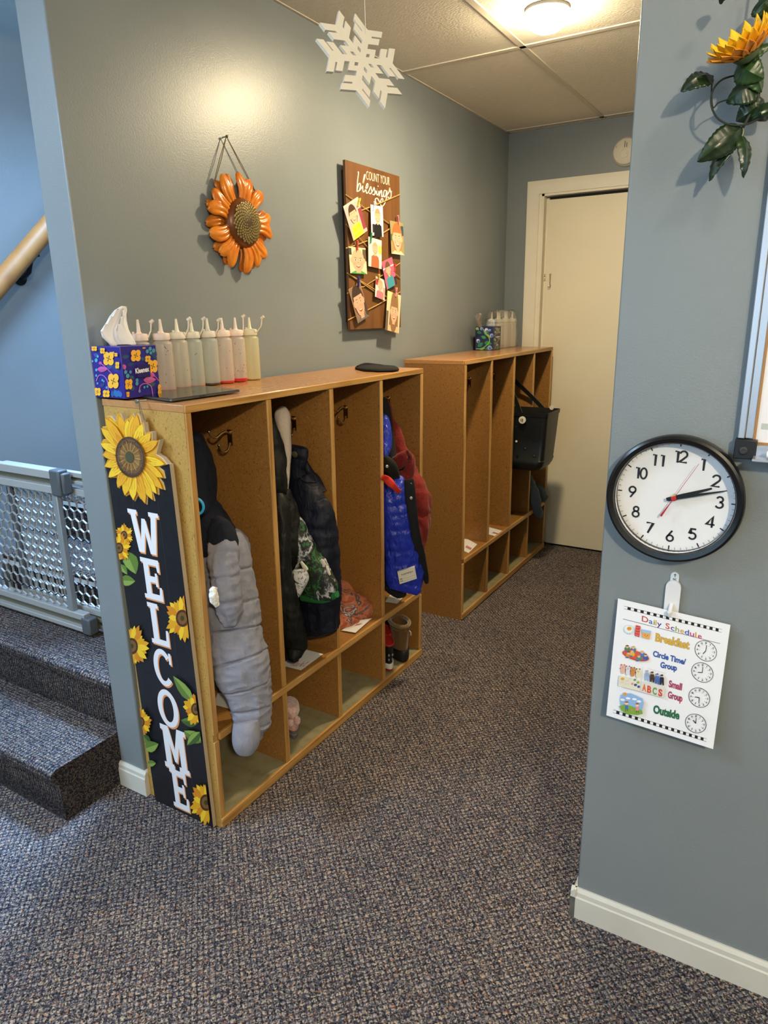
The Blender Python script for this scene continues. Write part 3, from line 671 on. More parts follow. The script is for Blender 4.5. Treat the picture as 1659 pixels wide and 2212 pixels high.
# tissue: folded paper rising from the slot, outline on a slightly fanned sheet
def tissue(pts, x, parent, m):
    mb = MB(); 
    for k, (dx, sgn) in enumerate(((0, 1), (-.014, -1))):
        rows = []
        for (xl, xr, y) in pts:
            row = []
            for j in range(13):
                u = j/12; px = xl+(xr-xl)*u; P_ = onx(x+dx, px, y)
                row.append(P_+FWH*(.012*math.sin(u*9+y*.05+k*2)+.006*math.sin(u*23+y*.11))*(.4+.6*min(1, (pts[-1][2]-y)/60)))
            rows.append(row)
        mb.loft(rows, m, cap=False, closed=False)
    o = mb.build('tissue', parent, angle=80); s = o.modifiers.new('thick', 'SOLIDIFY'); s.thickness = .0012; return o
WT = mat('#f4f4f8', .8, name='tissue_paper', **{'Subsurface Weight': 0.0})
tissue([(264, 270, 662), (252, 271, 670), (240, 272, 684), (228, 273, 700), (220, 276, 715), (224, 283, 728), (236, 293, 742), (240, 292, 750)], .06, tb, WT)
q = MB(); q.ball((.067, .056, bz+.135), .03, mat('#1b1450', .8), 12, (1, .5, .06)); q.build('slot', tb)
# ================================================================= squeeze bottles
def bottle(x, y, z, h, r, cap_c, liquid, tether, label, group, spots=0, seed=1):
    t = thing('squeeze_bottle', label, 'bottle', (x, y, z), group)
    BM = milky_mat_c(*cap_c['body'])
    q = qb = MB(); q.lathe([(0, 0), (r*.93, 0), (r, .004), (r, h*.93), (r*.94, h*.97), (r*.72, h), (r*.72, h+.004)], (x, y, z), BM, 28, u=(1, 0, 0));
    if liquid:
        q = MB(); q.lathe([(0, -.0003), (r*.94, -.0003), (r*1.012, .004), (r*1.012, liquid[1]), (0, liquid[1])], (x, y, z), mat(liquid[0], .3, name='syrup'), 28, u=(1, 0, 0)); q.build('residue', t, label='coloured liquid left at the bottom')
    if spots:
        rr = random.Random(seed)
        for i in range(spots):
            a = rr.uniform(-2.2, 1.2); zz = rr.uniform(.15, .9)*h; n = V((math.cos(a), math.sin(a), 0)); u = V((-n.y, n.x, 0)); s = rr.uniform(.0006, .0015)
            c = V((x, y, z+zz))+n*(r+.0003); qb.add([c+u*s*math.cos(k)+V((0, 0, s*1.5*math.sin(k))) for k in [i_*1.047 for i_ in range(6)]], [tuple(range(6))], mat('#6e4238', .6))
    qb.build('bottle_body', t)
    CM = mat(cap_c['cap'], .4, name='cap_plastic')
    zc = z+h+.003
    q = MB(); q.lathe([(0, 0), (r*.84, 0), (r*.86, .002), (r*.86, .015), (r*.8, .018), (r*.3, .02), (.0062, .024), (.0032, .056), (.002, .057), (0, .057)], (x, y, zc), CM, 28)
    a = tether[0]; kx, ky = x+r*.6*math.cos(a+2.6), y+r*.6*math.sin(a+2.6)
    q.lathe([(0, 0), (.004, 0), (.0036, .024), (0, .0245)], (kx, ky, zc), CM, 10)
    q.build('cap_and_nozzle', t)
    if tether[1]:
        e = V((x, y, zc))+V((math.cos(a), math.sin(a), 0))*r*.85
        o = V((math.cos(a), math.sin(a), 0)); hgt = tether[1]; ln = tether[2]
        pts_ = [tuple(v) for v in cat_rom([tuple(e+V((0, 0, .008))), tuple(e+o*ln*.5+V((0, 0, .02))), tuple(e+o*ln*.8+V((0, 0, hgt*.55))), tuple(e+o*ln+V((0, 0, hgt)))], 14)]
        q = MB(); q.tube(pts_, .0019, CM, 6); p_ = V(pts_[-1]); q.lathe([(0, 0), (.0055, 0), (.0048, .012), (0, .0125)], p_-V((.004, 0, .003)), CM, 12, (o*.8+V((0, 0, .6)))); q.build('tethered_tip', t)
    return t
_mc = {}
def milky_mat_c(col, tr):
    if (col, tr) not in _mc: _mc[(col, tr)] = milky_mat('milky_plastic', hx(col), tr)
    return _mc[(col, tr)]
G = 'squeeze bottles on the near cubby top'
cl = dict(body=('#ece8de', .58), cap='#efe8da'); pk = dict(body=('#eee6de', .58), cap='#efdcd0'); gr = dict(body=('#e4e8e2', .6), cap='#e3ddcf')
BOT = [(312, .04, pk, None, (1.0, .05, .012), 0, 'frosted squeeze bottle half hidden behind the purple tissue box'),
       (359, .062, pk, ('#c8503a', .006), (2.6, 0, 0), 34, 'pinkish speckled squeeze bottle with red dregs, nearest beside the purple tissue box'),
       (393, .04, cl, ('#c9694a', .006), (.5, .055, .014), 4, 'squeeze bottle with orange dregs, third from the purple tissue box'),
       (424, .045, gr, ('#cc7050', .006), (.6, .055, .014), 10, 'grey squeeze bottle with thin orange dregs, fourth from the purple tissue box'),
       (458, .04, gr, ('#4a4640', .006), (.6, .05, .012), 0, 'squeeze bottle with dark dregs and grey base, in the middle of the row'),
       (489, .042, pk, ('#c83c30', .007), (3.3, 0, 0), 10, 'pinkish squeeze bottle with red dregs, third from the far end of the row'),
       (517, .042, pk, ('#c93030', .010), (.9, .06, .004), 26, 'speckled squeeze bottle with the deepest red dregs, second from the far end'),
       (547, .04, dict(body=('#ece8cc', .58), cap='#e8e0c4'), ('#cdb48a', .004), (.4, .055, .022), 0, 'clean yellowish squeeze bottle at the far end of the bottle row')]
for i, (px, x, cc, lq, te, sp_, lb) in enumerate(BOT):
    y = onx(x, px, 830).y; bottle(x, y, TOPZ+.0015, .142, .0275, cc, lq, te, lb, G, sp_, i)
# ================================================================= tablet
t = thing('tablet', 'flat black tablet lying at the near edge of the cubby top', 'tablet', (.2, .12, TOPZ))
A_, B_, C_ = onz(TOPZ+.005, 273, 851), onz(TOPZ+.005, 369, 864), onz(TOPZ+.005, 520, 843)
D_ = A_+(C_-B_)
ux = (C_-B_); uy = (A_-B_)
def rr2(O, U, Vv, rad, n=6):
    lu, lv = U.length, Vv.length; eu, ev = U/lu, Vv/lv; out_ = []
    for cx, cy, a0 in ((lu-rad, lv-rad, 0), (rad, lv-rad, 90), (rad, rad, 180), (lu-rad, rad, 270)):
        for i in range(n): a = R(a0+90*i/(n-1)); out_.append(O+eu*(cx+rad*math.cos(a))+ev*(cy+rad*math.sin(a)))
    return out_
zt = TOPZ+.0008
def flat(p, z): return V((p.x, p.y, z))
O2, U2, V2 = flat(B_, zt), flat(ux, 0), flat(uy, 0)
q = MB(); q.prism([p for p in rr2(O2, U2, V2, .008)], V((0, 0, .0055)), mat('#6a6d70', .35, .8, name='tablet_case')); q.build('case', t, bevel=.001)
q = MB(); q.prism([p+V((0, 0, .0056)) for p in rr2(O2+U2*.006+V2*.008, U2*.988, V2*.984, .007)], V((0, 0, .0008)), mat('#0c0d0f', .06, 0, name='tablet_glass')); q.build('screen', t)
q = MB(); q.bar(O2+U2*.38+V((0, 0, .003))-V2*.002, O2+U2*.47+V((0, 0, .003))-V2*.002, .0012, .002, mat('#3c3e40', .4, .8)); q.build('side_button', t)
# ================================================================= black glove on the far end of the near cubby
GL = fabric('black_knit', '#121214', .9, 500)
gl = thing('knit_glove', 'limp black knit glove lying at the far end of the near cubby top', 'glove', (.2, 1.17, TOPZ))
q = MB(); cz = TOPZ+.0045
def pancake(mb, pts, th, m, amp=.003, seed=0):
    """flattish lump from an outline on a horizontal plane"""
    c = sum(pts, V((0, 0, 0)))/len(pts); rings = []
    for k, z in ((1.0, -.9), (1.03, -.2), (1.0, .5), (.85, .9), (.5, 1.1), (.05, 1.15)):
        rings.append([c+(p-c)*k+V((0, 0, th*z+noise.noise(V((p.x*40+seed, p.y*40, z)))*amp)) for p in pts])
    mb.loft(rings, m)
pts_ = [onz(cz, *p) for p in ((768, 795), (790, 799), (820, 800), (850, 799), (861, 797), (858, 794), (845, 795), (828, 791), (812, 790), (800, 786), (788, 785), (779, 788))]
pancake(q, pts_, .007, GL); q.build('palm', gl, angle=80)
q = MB(); limb([(772, 793, 2, .15, .003), (790, 792, 4, .15, .005), (815, 794, 4, .18, .005), (840, 796, 3, .24, .004), (858, 797, 1, .29, .003)], q, GL, amp=.001, nr=20, ns=12); q.build('finger', gl, angle=80)
# ================================================================= second tissue box and bagged bottles
def faceC(P):
    for a, b_, w, c in (((180, 330), (250, 400), .12, '#7fae5a'), ((120, 340), (165, 350), .35, '#2f7f54'), ((190, 440), (260, 450), .3, '#2f8a4a'), ((130, 480), (180, 440), .3, '#2f7f54'), ((205, 400), (160, 380), .3, '#3c8f58'), ((235, 360), (200, 340), .3, '#256e4c'), ((150, 505), (200, 490), .2, '#7fae5a'), ((110, 300), (140, 320), .4, '#b9cf9c'), ((245, 480), (200, 505), .3, '#2f7f54'), ((225, 470), (268, 500), .2, '#8fbf6a')): leaf_px(P, a, b_, w, c, c)
    P.stroke([(115, 500), (180, 490), (240, 420), (190, 330), (150, 290)], 7, '#8fb866', 16)
    for x, y, r in ((210, 325, 19), (256, 373, 17), (135, 425, 18), (240, 488, 20), (165, 310, 14), (240, 325, 11)): P.ell(x, y, r, r*1.1, '#8ea4d8', n=16); P.ell(x+4, y+4, r*.62, r*.7, '#5d78bd', n=14); P.ell(x+3, y+8, r*.25, r*.3, '#20264e', n=8)
    for x, y, r in ((207, 318, 13), (130, 418, 10)): P.ell(x, y, r, r, '#e5e8f0', n=12); P.ell(x+3, y+6, 4, 5, '#20264e', n=8)
def faceD(P):
    for a, b_, w, c in (((295, 330), (330, 360), .3, '#66803f'), ((330, 420), (352, 380), .3, '#56713a'), ((290, 450), (325, 440), .3, '#66803f'), ((310, 500), (350, 480), .3, '#56713a'), ((340, 330), (300, 300), .3, '#8a8f78'), ((290, 400), (310, 430), .3, '#7c9a5a')): leaf_px(P, a, b_, w, c, c)
    P.stroke([(290, 380), (320, 350), (345, 300)], 5, '#9a9468'); P.stroke([(300, 500), (320, 440), (345, 400)], 5, '#9a9468')
    for x, y, r in ((325, 392, 12), (322, 465, 11), (338, 345, 9), (300, 345, 8)): P.ell(x, y, r*.8, r, '#b6b8c8', n=12); P.ell(x+2, y+3, r*.3, r*.4, '#3a3c4e', n=8)
    P.text('Kleenex', (303, 394), (346, 388), (303, 384), '#f0e4e0', .03)
bx, by = .038, 2.47; w2 = .108
tb2 = tissue_box('blue leafy tissue box on the far cubby top', bx, by, TOPZ, w2, .128, '#232a56',
    [(faceC, (bx, by, TOPZ+.128), (w2, 0, 0), (0, 0, -.128), [(106, 290), (272, 290), (270, 512), (106, 514)], (0, -1, 0)),
     (faceD, (bx+w2, by, TOPZ+.128), (0, w2, 0), (0, 0, -.128), [(286, 290), (356, 285), (352, 508), (284, 514)], (1, 0, 0))])
q = MB(); limb([(1038, 706, 3, .09, .004), (1037, 700, 4, .09, .006), (1035, 692, 6, .09, .009), (1034, 685, 8, .09, .01), (1033, 680, 7, .09, .008), (1032, 677, 3, .09, .003)], q, clear_mat('thin_tissue', (.9, .9, .9), .3, .4), amp=.006, fr=60., nr=24, ns=24); q.build('tissue', tb2, angle=25, label='thin see-through tissue tuft')
G2_ = 'new bottles in clear bag on the far cubby top'
nb = dict(body=('#e6dfd0', .25), cap='#ece4d4')
pos = []
for k in range(6):
    y = 2.615+k*.058; x = .075+.012*(k % 2); pos.append((x, y))
    bottle(x, y, TOPZ+.001, .142, .026, nb, None, (0, 0, 0), ('white unused squeeze bottle in clear bag, right behind the blue tissue box', 'white bagged squeeze bottle, second from the blue tissue box', 'white bagged squeeze bottle, third from the blue tissue box', 'white bagged squeeze bottle, third from the door end', 'white bagged squeeze bottle, second from the door end', 'white unused squeeze bottle in clear bag, nearest the cream door')[k], G2_)
q = MB(); rings = []
for i in range(22):
    z = TOPZ+.001+.212*i/21; ring = []
    for j in range(64):
        a = 2*math.pi*j/64; c, s_ = math.cos(a), math.sin(a); f_ = 1 if i < 17 else 1-.12*(i-16)
        X = .082+.042*math.copysign(abs(c)**.4, c)*f_; Y = 2.76+.185*math.copysign(abs(s_)**.4, s_)*(1 if i < 17 else 1-.04*(i-16))
        d = .006*noise.noise(V((X*30, Y*30, z*9)))+.004*noise.noise(V((X*90, Y*90, z*26)))
        ring.append(V((max(.03, X+d*(1+i*.04)), Y+d, z+(.012*noise.noise(V((X*40, Y*50, 3))) if i > 15 else 0))))
    rings.append(ring)
q.loft(rings, clear_mat('clear_bag', (.95, .95, .95), .3, .22))
tag(q.build('plastic_bag', None, angle=25), 'crinkled clear plastic bag around the new bottles on the far cubby', 'plastic bag')
# ================================================================= metal sunflower on the wall
ORG1 = noise_mat('orange_enamel', [(.3, '#c96a14'), (.6, '#dd8526'), (.8, '#e69a3a')], 22, rough=.24, detail=3)
ORG2 = noise_mat('orange_enamel_back', [(.3, '#a85610'), (.7, '#c9761c')], 22, rough=.28, detail=3)
fc = V((.0, .611, 1.758))
ms = thing('metal_sunflower', 'orange painted metal sunflower hanging by twine on the grey wall', 'wall decoration', (.01, fc.y, 1.6))
def petal(ang, r0, r1, wd, lift, lean, m, seed):
    mb = MB(); rows = []; nu, nv = 16, 11
    rn = random.Random(seed)
    for i in range(nu):
        tt = i/(nu-1); r = r0+(r1-r0)*tt
        wv = wd*(.62+.38*math.sin(min(1, tt*1.25)*math.pi/2) if tt < .62 else math.sqrt(max(0, 1-((tt-.62)/.385)**2)))
        side = lean*math.sin(tt*math.pi*1.15)*.012+lean*tt*tt*.010
        row = []
        for j in range(nv):
            v = -1+2*j/(nv-1); s_ = side+v*max(wv, .0008)
            rel = lift+.012*math.sin(tt*math.pi*.8)*(1-.55*v*v)+.0028*math.cos(v*8.2)*math.sin(math.pi*min(1, tt*1.15))-.01*tt*tt
            ca, sa = math.cos(ang), math.sin(ang)
            row.append(V((rel, fc.y+ca*r-sa*s_, fc.z+sa*r+ca*s_)))
        rows.append(row)
    mb.loft(rows, m, cap=False, closed=False)
    o = mb.build('petal', ms, angle=80); s = o.modifiers.new('thick', 'SOLIDIFY'); s.thickness = .0022; s.offset = -1; return o
for k in range(13): petal(2*math.pi*(k+.5)/13+.1, .05, .146, .019, .012, (1 if k % 2 else -1)*.8, ORG2, k)
for k in range(14): petal(2*math.pi*k/14+.25, .055, .15+.004*math.sin(k*2.1), .0225, .026, (1 if k % 3 else -1), ORG1, 50+k)
BRZ = noise_mat('bronze_disc', [(.3, '#3a2d1c'), (.7, '#5c4a2e')], 60, rough=.35, metal=.3); SEED = mat('#8d7a4a', .3, .75, name='seed_bronze')
q = MB(); q.lathe([(.076, .0), (.077, .018), (.07, .03), (.055, .039), (.03, .045), (0, .047)], (.012, fc.y, fc.z), mat('#6b3a14', .35, .2, name='disc_rim'), 40, (1, 0, 0)); 
q.lathe([(.064, .028), (.061, .036), (.045, .043), (.02, .0465), (0, .0475)], (.012, fc.y, fc.z), BRZ, 40, (1, 0, 0)); dk = q.build('disc', ms)
q = MB()
for i in range(8, 190):
    r = .0045*math.sqrt(i); a = i*2.39996
    if r > .061: break
    hgt = float(np.interp(r, [0, .02, .045, .061], [.0475, .0465, .043, .036])); s_ = .0022+.0028*(r/.062)
    q.ball((.012+hgt, fc.y+r*math.cos(a), fc.z+r*math.sin(a)), s_, SEED, 8, (.6, 1, 1.25))
q.build('seeds', dk)
TW = fabric('jute_twine', '#6a5a40', .9, 900)
nl = onx(.014, 490, 295); q = MB(); q.tube([(0, nl.y, nl.z), (.014, nl.y, nl.z)], .0016, mat('#2c2a26', .4, .8), 8); q.lathe([(0, 0), (.004, 0), (.004, .002), (0, .003)], (.014, nl.y, nl.z), mat('#2c2a26', .4, .8), 10, (1, 0, 0)); q.build('nail', ms)
q = MB()
for px, py in ((464, 390), (553, 417)):
    e = onx(.016, px, py)
    for d in (-.0018, .0018): q.tube([(.012, nl.y, nl.z+.001), (.014, (nl.y+e.y)/2+d*2, (nl.z+e.z)/2), (.016, e.y+d, e.z)], .0011, TW, 6)
q.tube([(.012, nl.y-.004, nl.z+.002), (.015, nl.y, nl.z+.004), (.012, nl.y+.004, nl.z+.001), (.011, nl.y+.009, nl.z+.006)], .0012, TW, 6)
q.build('hanging_string', ms)
# ================================================================= photo board
PB = thing('photo_board', 'brown wooden board reading COUNT YOUR blessings with clipped photos', 'sign', (.02, 1.46, 1.41))
XB = .034
def bpx(x, y): return (x/5.53+720, y/5.53+330)
def onb(x, y, d=0.): return onx(XB+d, *bpx(x, y))
BRW = noise_mat('stained_plank', [(.3, '#5a3719'), (.5, '#68421f'), (.7, '#744c27')], 6, rough=.5, detail=5, stretch=(1, 3, .35))
c4 = [onb(*p) for p in ((150, 90), (800, 278), (800, 2085), (195, 2115))]
y0, y1 = (c4[0].y+c4[3].y)/2, (c4[1].y+c4[2].y)/2; z0, z1 = (c4[2].z+c4[3].z)/2, (c4[0].z+c4[1].z)/2
q = MB(); q.box((XB-.012, y0, z0), (XB, y1, z1), BRW); bdp = q.build('plank', PB, bevel=.001)
q = MB(); q.box((.0, y0+.02, z0+.03), (XB-.012, y0+.05, z1-.03), mat('#1d1610', .8)); q.build('batten', PB); q = MB(); q.box((.0, y1-.05, z0+.03), (XB-.012, y1-.02, z1-.03), mat('#1d1610', .8)); q.build('batten', PB)
bP = Print((XB, y0, z1), (0, y1-y0, 0), (0, 0, z0-z1), lambda x, y: ((onb(x, y).y-y0)/(y1-y0), (z1-onb(x, y).z)/(z1-z0)), .5, .00004); bP.Nn = V((1, 0, 0))
INK = '#e9e6cf'
bP.text('COUNT YOUR', (392, 318), (672, 392), (392, 214), INK, -.008)
def script(strokes, w): 
    for s_ in strokes: bP.stroke(s_, w, INK, smooth=max(12, len(s_)*6))
script([[(290, 232), (300, 240), (288, 350), (282, 465)], [(284, 440), (300, 380), (318, 365), (322, 400), (308, 450), (286, 462)], [(310, 452), (345, 400), (372, 300), (378, 262), (368, 275), (352, 380), (352, 450), (364, 468), (384, 440)],
        [(384, 440), (408, 410), (412, 375), (400, 372), (388, 420), (396, 480), (418, 470), (434, 430)], [(430, 440), (446, 405), (452, 430), (458, 470), (440, 490), (428, 478)], [(446, 492), (472, 450), (486, 415), (492, 445), (498, 488), (482, 502), (468, 492)],
        [(486, 502), (515, 450), (518, 440), (516, 490), (528, 505), (544, 470)], [(544, 455), (548, 500), (544, 520)], [(545, 510), (566, 455), (576, 460), (576, 520), (590, 520), (600, 490)], [(634, 460), (612, 448), (600, 480), (604, 525), (622, 515), (634, 462), (640, 470), (628, 560), (600, 625), (575, 635), (560, 600), (575, 550), (590, 555), (585, 590), (560, 600), (525, 545), (500, 555), (505, 590), (520, 612)], [(636, 510), (662, 470), (672, 420), (676, 440), (690, 490), (680, 540), (660, 540), (650, 525)], [(676, 470), (698, 462)]], 11)
bP.ell(533, 400, 5, 9, INK, n=8)
bP.build('lettering', bdp, label='cream hand lettering')
ROPE = fabric('raffia_twine', '#b08a4e', .8, 700)
q = MB()
for k, ((x0_, y0_), (x1_, y1_)) in enumerate((((145, 498), (445, 712)), ((445, 690), (680, 860)), ((798, 498), (328, 692)), ((150, 852), (410, 1130)), ((150, 1142), (415, 1048)), ((415, 1060), (790, 832)), ((798, 1318), (350, 1608)), ((165, 1436), (490, 1660)), ((170, 1440), (800, 1822)), ((735, 1445), (800, 1500)), ((175, 2000), (800, 1665)), ((345, 1600), (165, 1680)))):
    a_, b_ = onb(x0_, y0_, .0035), onb(x1_, y1_, .0035)
    q.tube([a_, (a_+b_)/2+V((.003, 0, -.001)), b_], .0019+.0004*(k % 3), ROPE, 7)
q.build('twine', PB)
def kid(P, d):
    """a simple printed portrait in unit coordinates (u right, v down)"""
    bgc, skin, hair, shirt, fx, fy, fr, hl, accent = d
    P.raw([(0, 0), (1, 0), (1, 1), (0, 1)], bgc)
    for a in accent: P.raw([(a[0], a[1]), (a[2], a[1]), (a[2], a[3]), (a[0], a[3])], a[4])
    P.raw([(fx-fr*1.5, 1), (fx-fr*1.35, fy+fr*1.35), (fx-fr*.5, fy+fr*1.02), (fx+fr*.5, fy+fr*1.02), (fx+fr*1.35, fy+fr*1.35), (fx+fr*1.5, 1)], shirt)
    E = lambda x, y, rx, ry, c, n=24, a0=0, a1=360: P.raw([(x+rx*math.cos(R(a0+(a1-a0)*i/n)), y+ry*math.sin(R(a0+(a1-a0)*i/n))) for i in range(n if a1-a0 >= 360 else n+1)], c)
    if hl > 0: E(fx, fy-.02, fr*1.1, fr*1.0+hl*.5, hair); 
    if hl > .3: P.raw([(fx-fr*1.1, fy-.1), (fx+fr*1.1, fy-.1), (fx+fr*1.2, fy+fr*1.35), (fx-fr*1.2, fy+fr*1.35)], hair)
    P.raw([(fx-fr*.35, fy+fr*.6), (fx+fr*.35, fy+fr*.6), (fx+fr*.35, fy+fr*1.2), (fx-fr*.35, fy+fr*1.2)], skin)
    E(fx-fr*.93, fy+.02, fr*.16, fr*.24, skin); E(fx+fr*.93, fy+.02, fr*.16, fr*.24, skin)
    E(fx, fy, fr*.9, fr*1.08, skin, 28)
    if hl >= 0: E(fx, fy-fr*.45, fr*.92, fr*.68, hair, 20, 180, 360)
    for s_ in (-1, 1):
        E(fx+s_*fr*.36, fy-.0, fr*.13, fr*.09, '#f4efe8', 10); E(fx+s_*fr*.36, fy, fr*.075, fr*.085, '#2c211c', 10)
        P.raw([(fx+s_*fr*.2, fy-fr*.22), (fx+s_*fr*.54, fy-fr*.25), (fx+s_*fr*.54, fy-fr*.19), (fx+s_*fr*.2, fy-fr*.16)], '#8a6248')
        E(fx+s_*fr*.5, fy+fr*.36, fr*.18, fr*.13, '#dd9784', 10)
    E(fx, fy+fr*.25, fr*.12, fr*.08, '#cf9376', 10); E(fx, fy+fr*.52, fr*.33, fr*.2, '#a0433c', 14, 0, 180); E(fx, fy+fr*.53, fr*.26, fr*.08, '#f6f0ea', 12, 0, 180)
S1 = '#e2ac8c'; S2 = '#dba487'
PH = [([(120, 640), (290, 525), (395, 930), (225, 1055)], ('#c9a9a4', S1, '#4a3426', '#e8d93c', .42, .36, .23, .1, [(.78, .3, 1, .9, '#8a3b46'), (0, 0, 1, .06, '#d8c3b4')]), 'clipped photo of a child in a yellow vest, upper left of the brown board'),
      ([(445, 618), (590, 642), (585, 1010), (440, 985)], ('#ead9de', S1, '#b98c63', '#17171a', .55, .36, .22, .06, [(.1, .62, .3, .9, '#2a2a30')]), 'clipped photo of a laughing child in a black shirt, top middle of the brown board'),
      ([(680, 808), (828, 842), (838, 1226), (678, 1205)], ('#9a8a5c', S1, '#b3683a', '#e2c3a8', .5, .5, .36, .2, [(.8, .1, 1, .4, '#2f4a4e'), (0, .4, .2, .6, '#3f5a4a')]), 'clipped photo of a red-haired toddler at the right edge of the brown board'),
      ([(180, 1118), (385, 1142), (388, 1452), (190, 1440)], ('#cfc4a4', S2, '#d8a888', '#4b9a4e', .5, .48, .4, -1, [(.8, .05, 1, .5, '#5a4c3a'), (.0, .05, .15, .3, '#3a3c34')]), 'clipped close-up photo of a bald baby in green at the left of the brown board'),
      ([(418, 1000), (577, 1050), (562, 1390), (405, 1355)], ('#e6dccb', S1, '#c79a72', '#a8613c', .5, .36, .2, .02, [(.75, .2, 1, .5, '#e3cf58'), (.25, .7, .8, 1, '#5f4636')]), 'clipped photo of a crawling baby in rust-brown, centre of the brown board'),
      ([(573, 1312), (702, 1240), (748, 1572), (630, 1630)], ('#b85c7c', S2, '#6a4630', '#3c8da0', .45, .36, .22, .12, [(0, .25, 1, .3, '#e3cdd4'), (.2, .8, .5, 1, '#e9c43a'), (.8, .7, 1, 1, '#2c2a2c')]), 'clipped photo of a child in teal before a pink wall, on the brown board'),
      ([(510, 1470), (622, 1530), (600, 1762), (483, 1722)], ('#dccfca', S1, '#c49a78', '#cf7484', .48, .36, .24, .02, [(0, .1, .25, .4, '#a03a3e'), (.75, .4, 1, .9, '#b9a08a')]), 'smallest clipped photo, a baby in pink, on the brown board'),
      ([(178, 1642), (326, 1540), (412, 1955), (285, 2030)], ('#8a6c56', S2, '#3e2e26', '#6d6560', .5, .46, .4, .12, [(.8, .5, 1, 1, '#4a3c34')]), 'clipped close-up photo of a dark-haired toddler, lower left of the brown board'),
      ([(652, 1650), (806, 1702), (772, 2162), (605, 2110)], ('#d8c8a0', S1, '#8d6845', '#dcb68c', .55, .48, .27, .6, [(0, .0, .25, .2, '#e8d98a'), (.0, .5, .15, 1, '#6a5a4a')]), 'clipped photo of a long-haired girl hanging below the lower right board corner')]
for k, (quad, d, lb) in enumerate(PH):
    p4 = [onb(x, y, .009+.0012*(k % 3)) for x, y in quad]
    O = p4[0]; U = ((p4[1]-p4[0])+(p4[2]-p4[3]))/2; W = ((p4[3]-p4[0])+(p4[2]-p4[1]))/2
    O = sum(p4, V((0, 0, 0)))/4-U/2-W/2; W = W+V((.006, 0, 0))
    ph = thing('photograph', lb, 'photo', tuple(O+W+U/2), 'clipped photos on the board')
    q = MB(); nn = -U.cross(W).normalized(); nn = nn if nn.x > 0 else -nn
    q.obox(O-nn*.0006, U, W, nn*.0006, mat('#e8e2d8', .4, name='photo_paper')); q.build('paper', ph)
    P = Print(O, U, W, None, .35, .00004, n0=.0002, clip=((0, 0), (1, 1))); P.Nn = nn; kid(P, d); P.build('picture', ph)
PINS = [((322, 545), (300, 640), '#d9e04a', 'lime-yellow'), ((500, 578), (484, 690), '#cfe0ea', 'pale blue'), ((775, 745), (785, 850), '#e08a86', 'salmon'), ((290, 1040), (292, 1165), '#c9572c', 'orange'), ((462, 955), (448, 1080), '#2f8a5c', 'green'), ((745, 1330), (730, 1420), '#d33a34', 'red'), ((552, 1450), (548, 1520), '#d8b04a', 'small mustard'), ((310, 1478), (306, 1600), '#27378a', 'navy blue'), ((760, 1610), (750, 1720), '#e59a9a', 'pink')]
for k, (a_, b_, c, nm) in enumerate(PINS):
    A, B = onb(*a_, .016), onb(*b_, .016); t = thing('clothespin', f'{nm} mini clothespin holding a photo on the brown board', 'clothespin', tuple(B), 'mini clothespins on the board')
    d = (B-A); s_ = V((0, d.z, -d.y)).normalized(); M_ = mat(c, .5, name='painted_pin')
    for sg_, dx in ((1, .0), (-1, -.005)):
        q = MB(); q.bar(A+V((dx+.001*sg_, 0, 0))+s_*.0012*sg_, B+V((dx*.4, 0, 0)), .0058, .0035, M_, up=(1, 0, 0)); q.build('jaw', t, bevel=.0006)
    q = MB(); mid = A+d*.45; q.tube([mid+s_*.005+V((-.006, 0, 0)), mid+s_*.005+V((.003, 0, 0)), mid-s_*.005+V((.003, 0, 0)), mid-s_*.005+V((-.006, 0, 0))], .0007, mat('#b8b8b4', .3, 1.), 6); q.build('spring', t)
# ================================================================= snowflake
SNOW = mat('#dad4c8', .45, name='snow_plastic')
dist = 1.42; sc_ = CAM+ray(781, 131)*dist
sn = thing('snowflake_ornament', 'white plastic snowflake hanging from the ceiling on a clear thread', 'ornament', tuple(sc_))
kk = 1/8.295*mpp(sc_)/.82
V0 = (RT*95+UP*660+FW*178)*kk; W0 = (RT*581-UP*173+FW*331)*kk; fl_n = V0.cross(W0).normalized()*.0034
q = MB(); cnt = [0]
def bit(pts):
    cnt[0] += 1; e = 1+.012*cnt[0]; q.prism([p-fl_n*e/2 for p in pts], fl_n*e, SNOW)
for k in range(6):
    a, a2 = R(60*k), R(60*k+60); ax = V0*math.cos(a)+W0*math.sin(a); bx_ = V0*math.cos(a2)+W0*math.sin(a2); ay = -V0*math.sin(a)+W0*math.cos(a)
    pp_ = lambda r, s_: sc_+ax*r+ay*s_
    ab = lambda x, y: sc_+ax*x+bx_*y
    bit([pp_(.12, -.074), pp_(.5, -.074), pp_(.5, .074), pp_(.12, .074)])
    for lo, hi in (((0, 0), (.31, .085)), ((0, .175), (.31, .31)), ((0, .085), (.085, .175)), ((.175, .085), (.31, .175))):
        bit([ab(lo[0], lo[1]), ab(hi[0], lo[1]), ab(hi[0], hi[1]), ab(lo[0], hi[1])])
    for s_ in (-1, 1):
        bit([pp_(.44, 0), pp_(.61, 0), pp_(.61+.18, .31*s_), pp_(.44+.18, .31*s_)])
        bit([pp_(.655, 0), pp_(.82, 0), pp_(.82+.2, .345*s_), pp_(.655+.2, .345*s_)])
        bit([pp_(.5, 0), pp_(.75, 0), pp_(.8, .12*s_), pp_(.55, .12*s_)])
q.build('flake', sn, smooth=False)
e2 = V0.normalized(); RS = V0.length*.8
q = MB(); topz = H; q.tube([sc_+e2*RS*.8, V((sc_.x, sc_.y, topz))], .0005, mat('#d8d4cc', .4, name='thread'), 5); q.build('thread', sn)
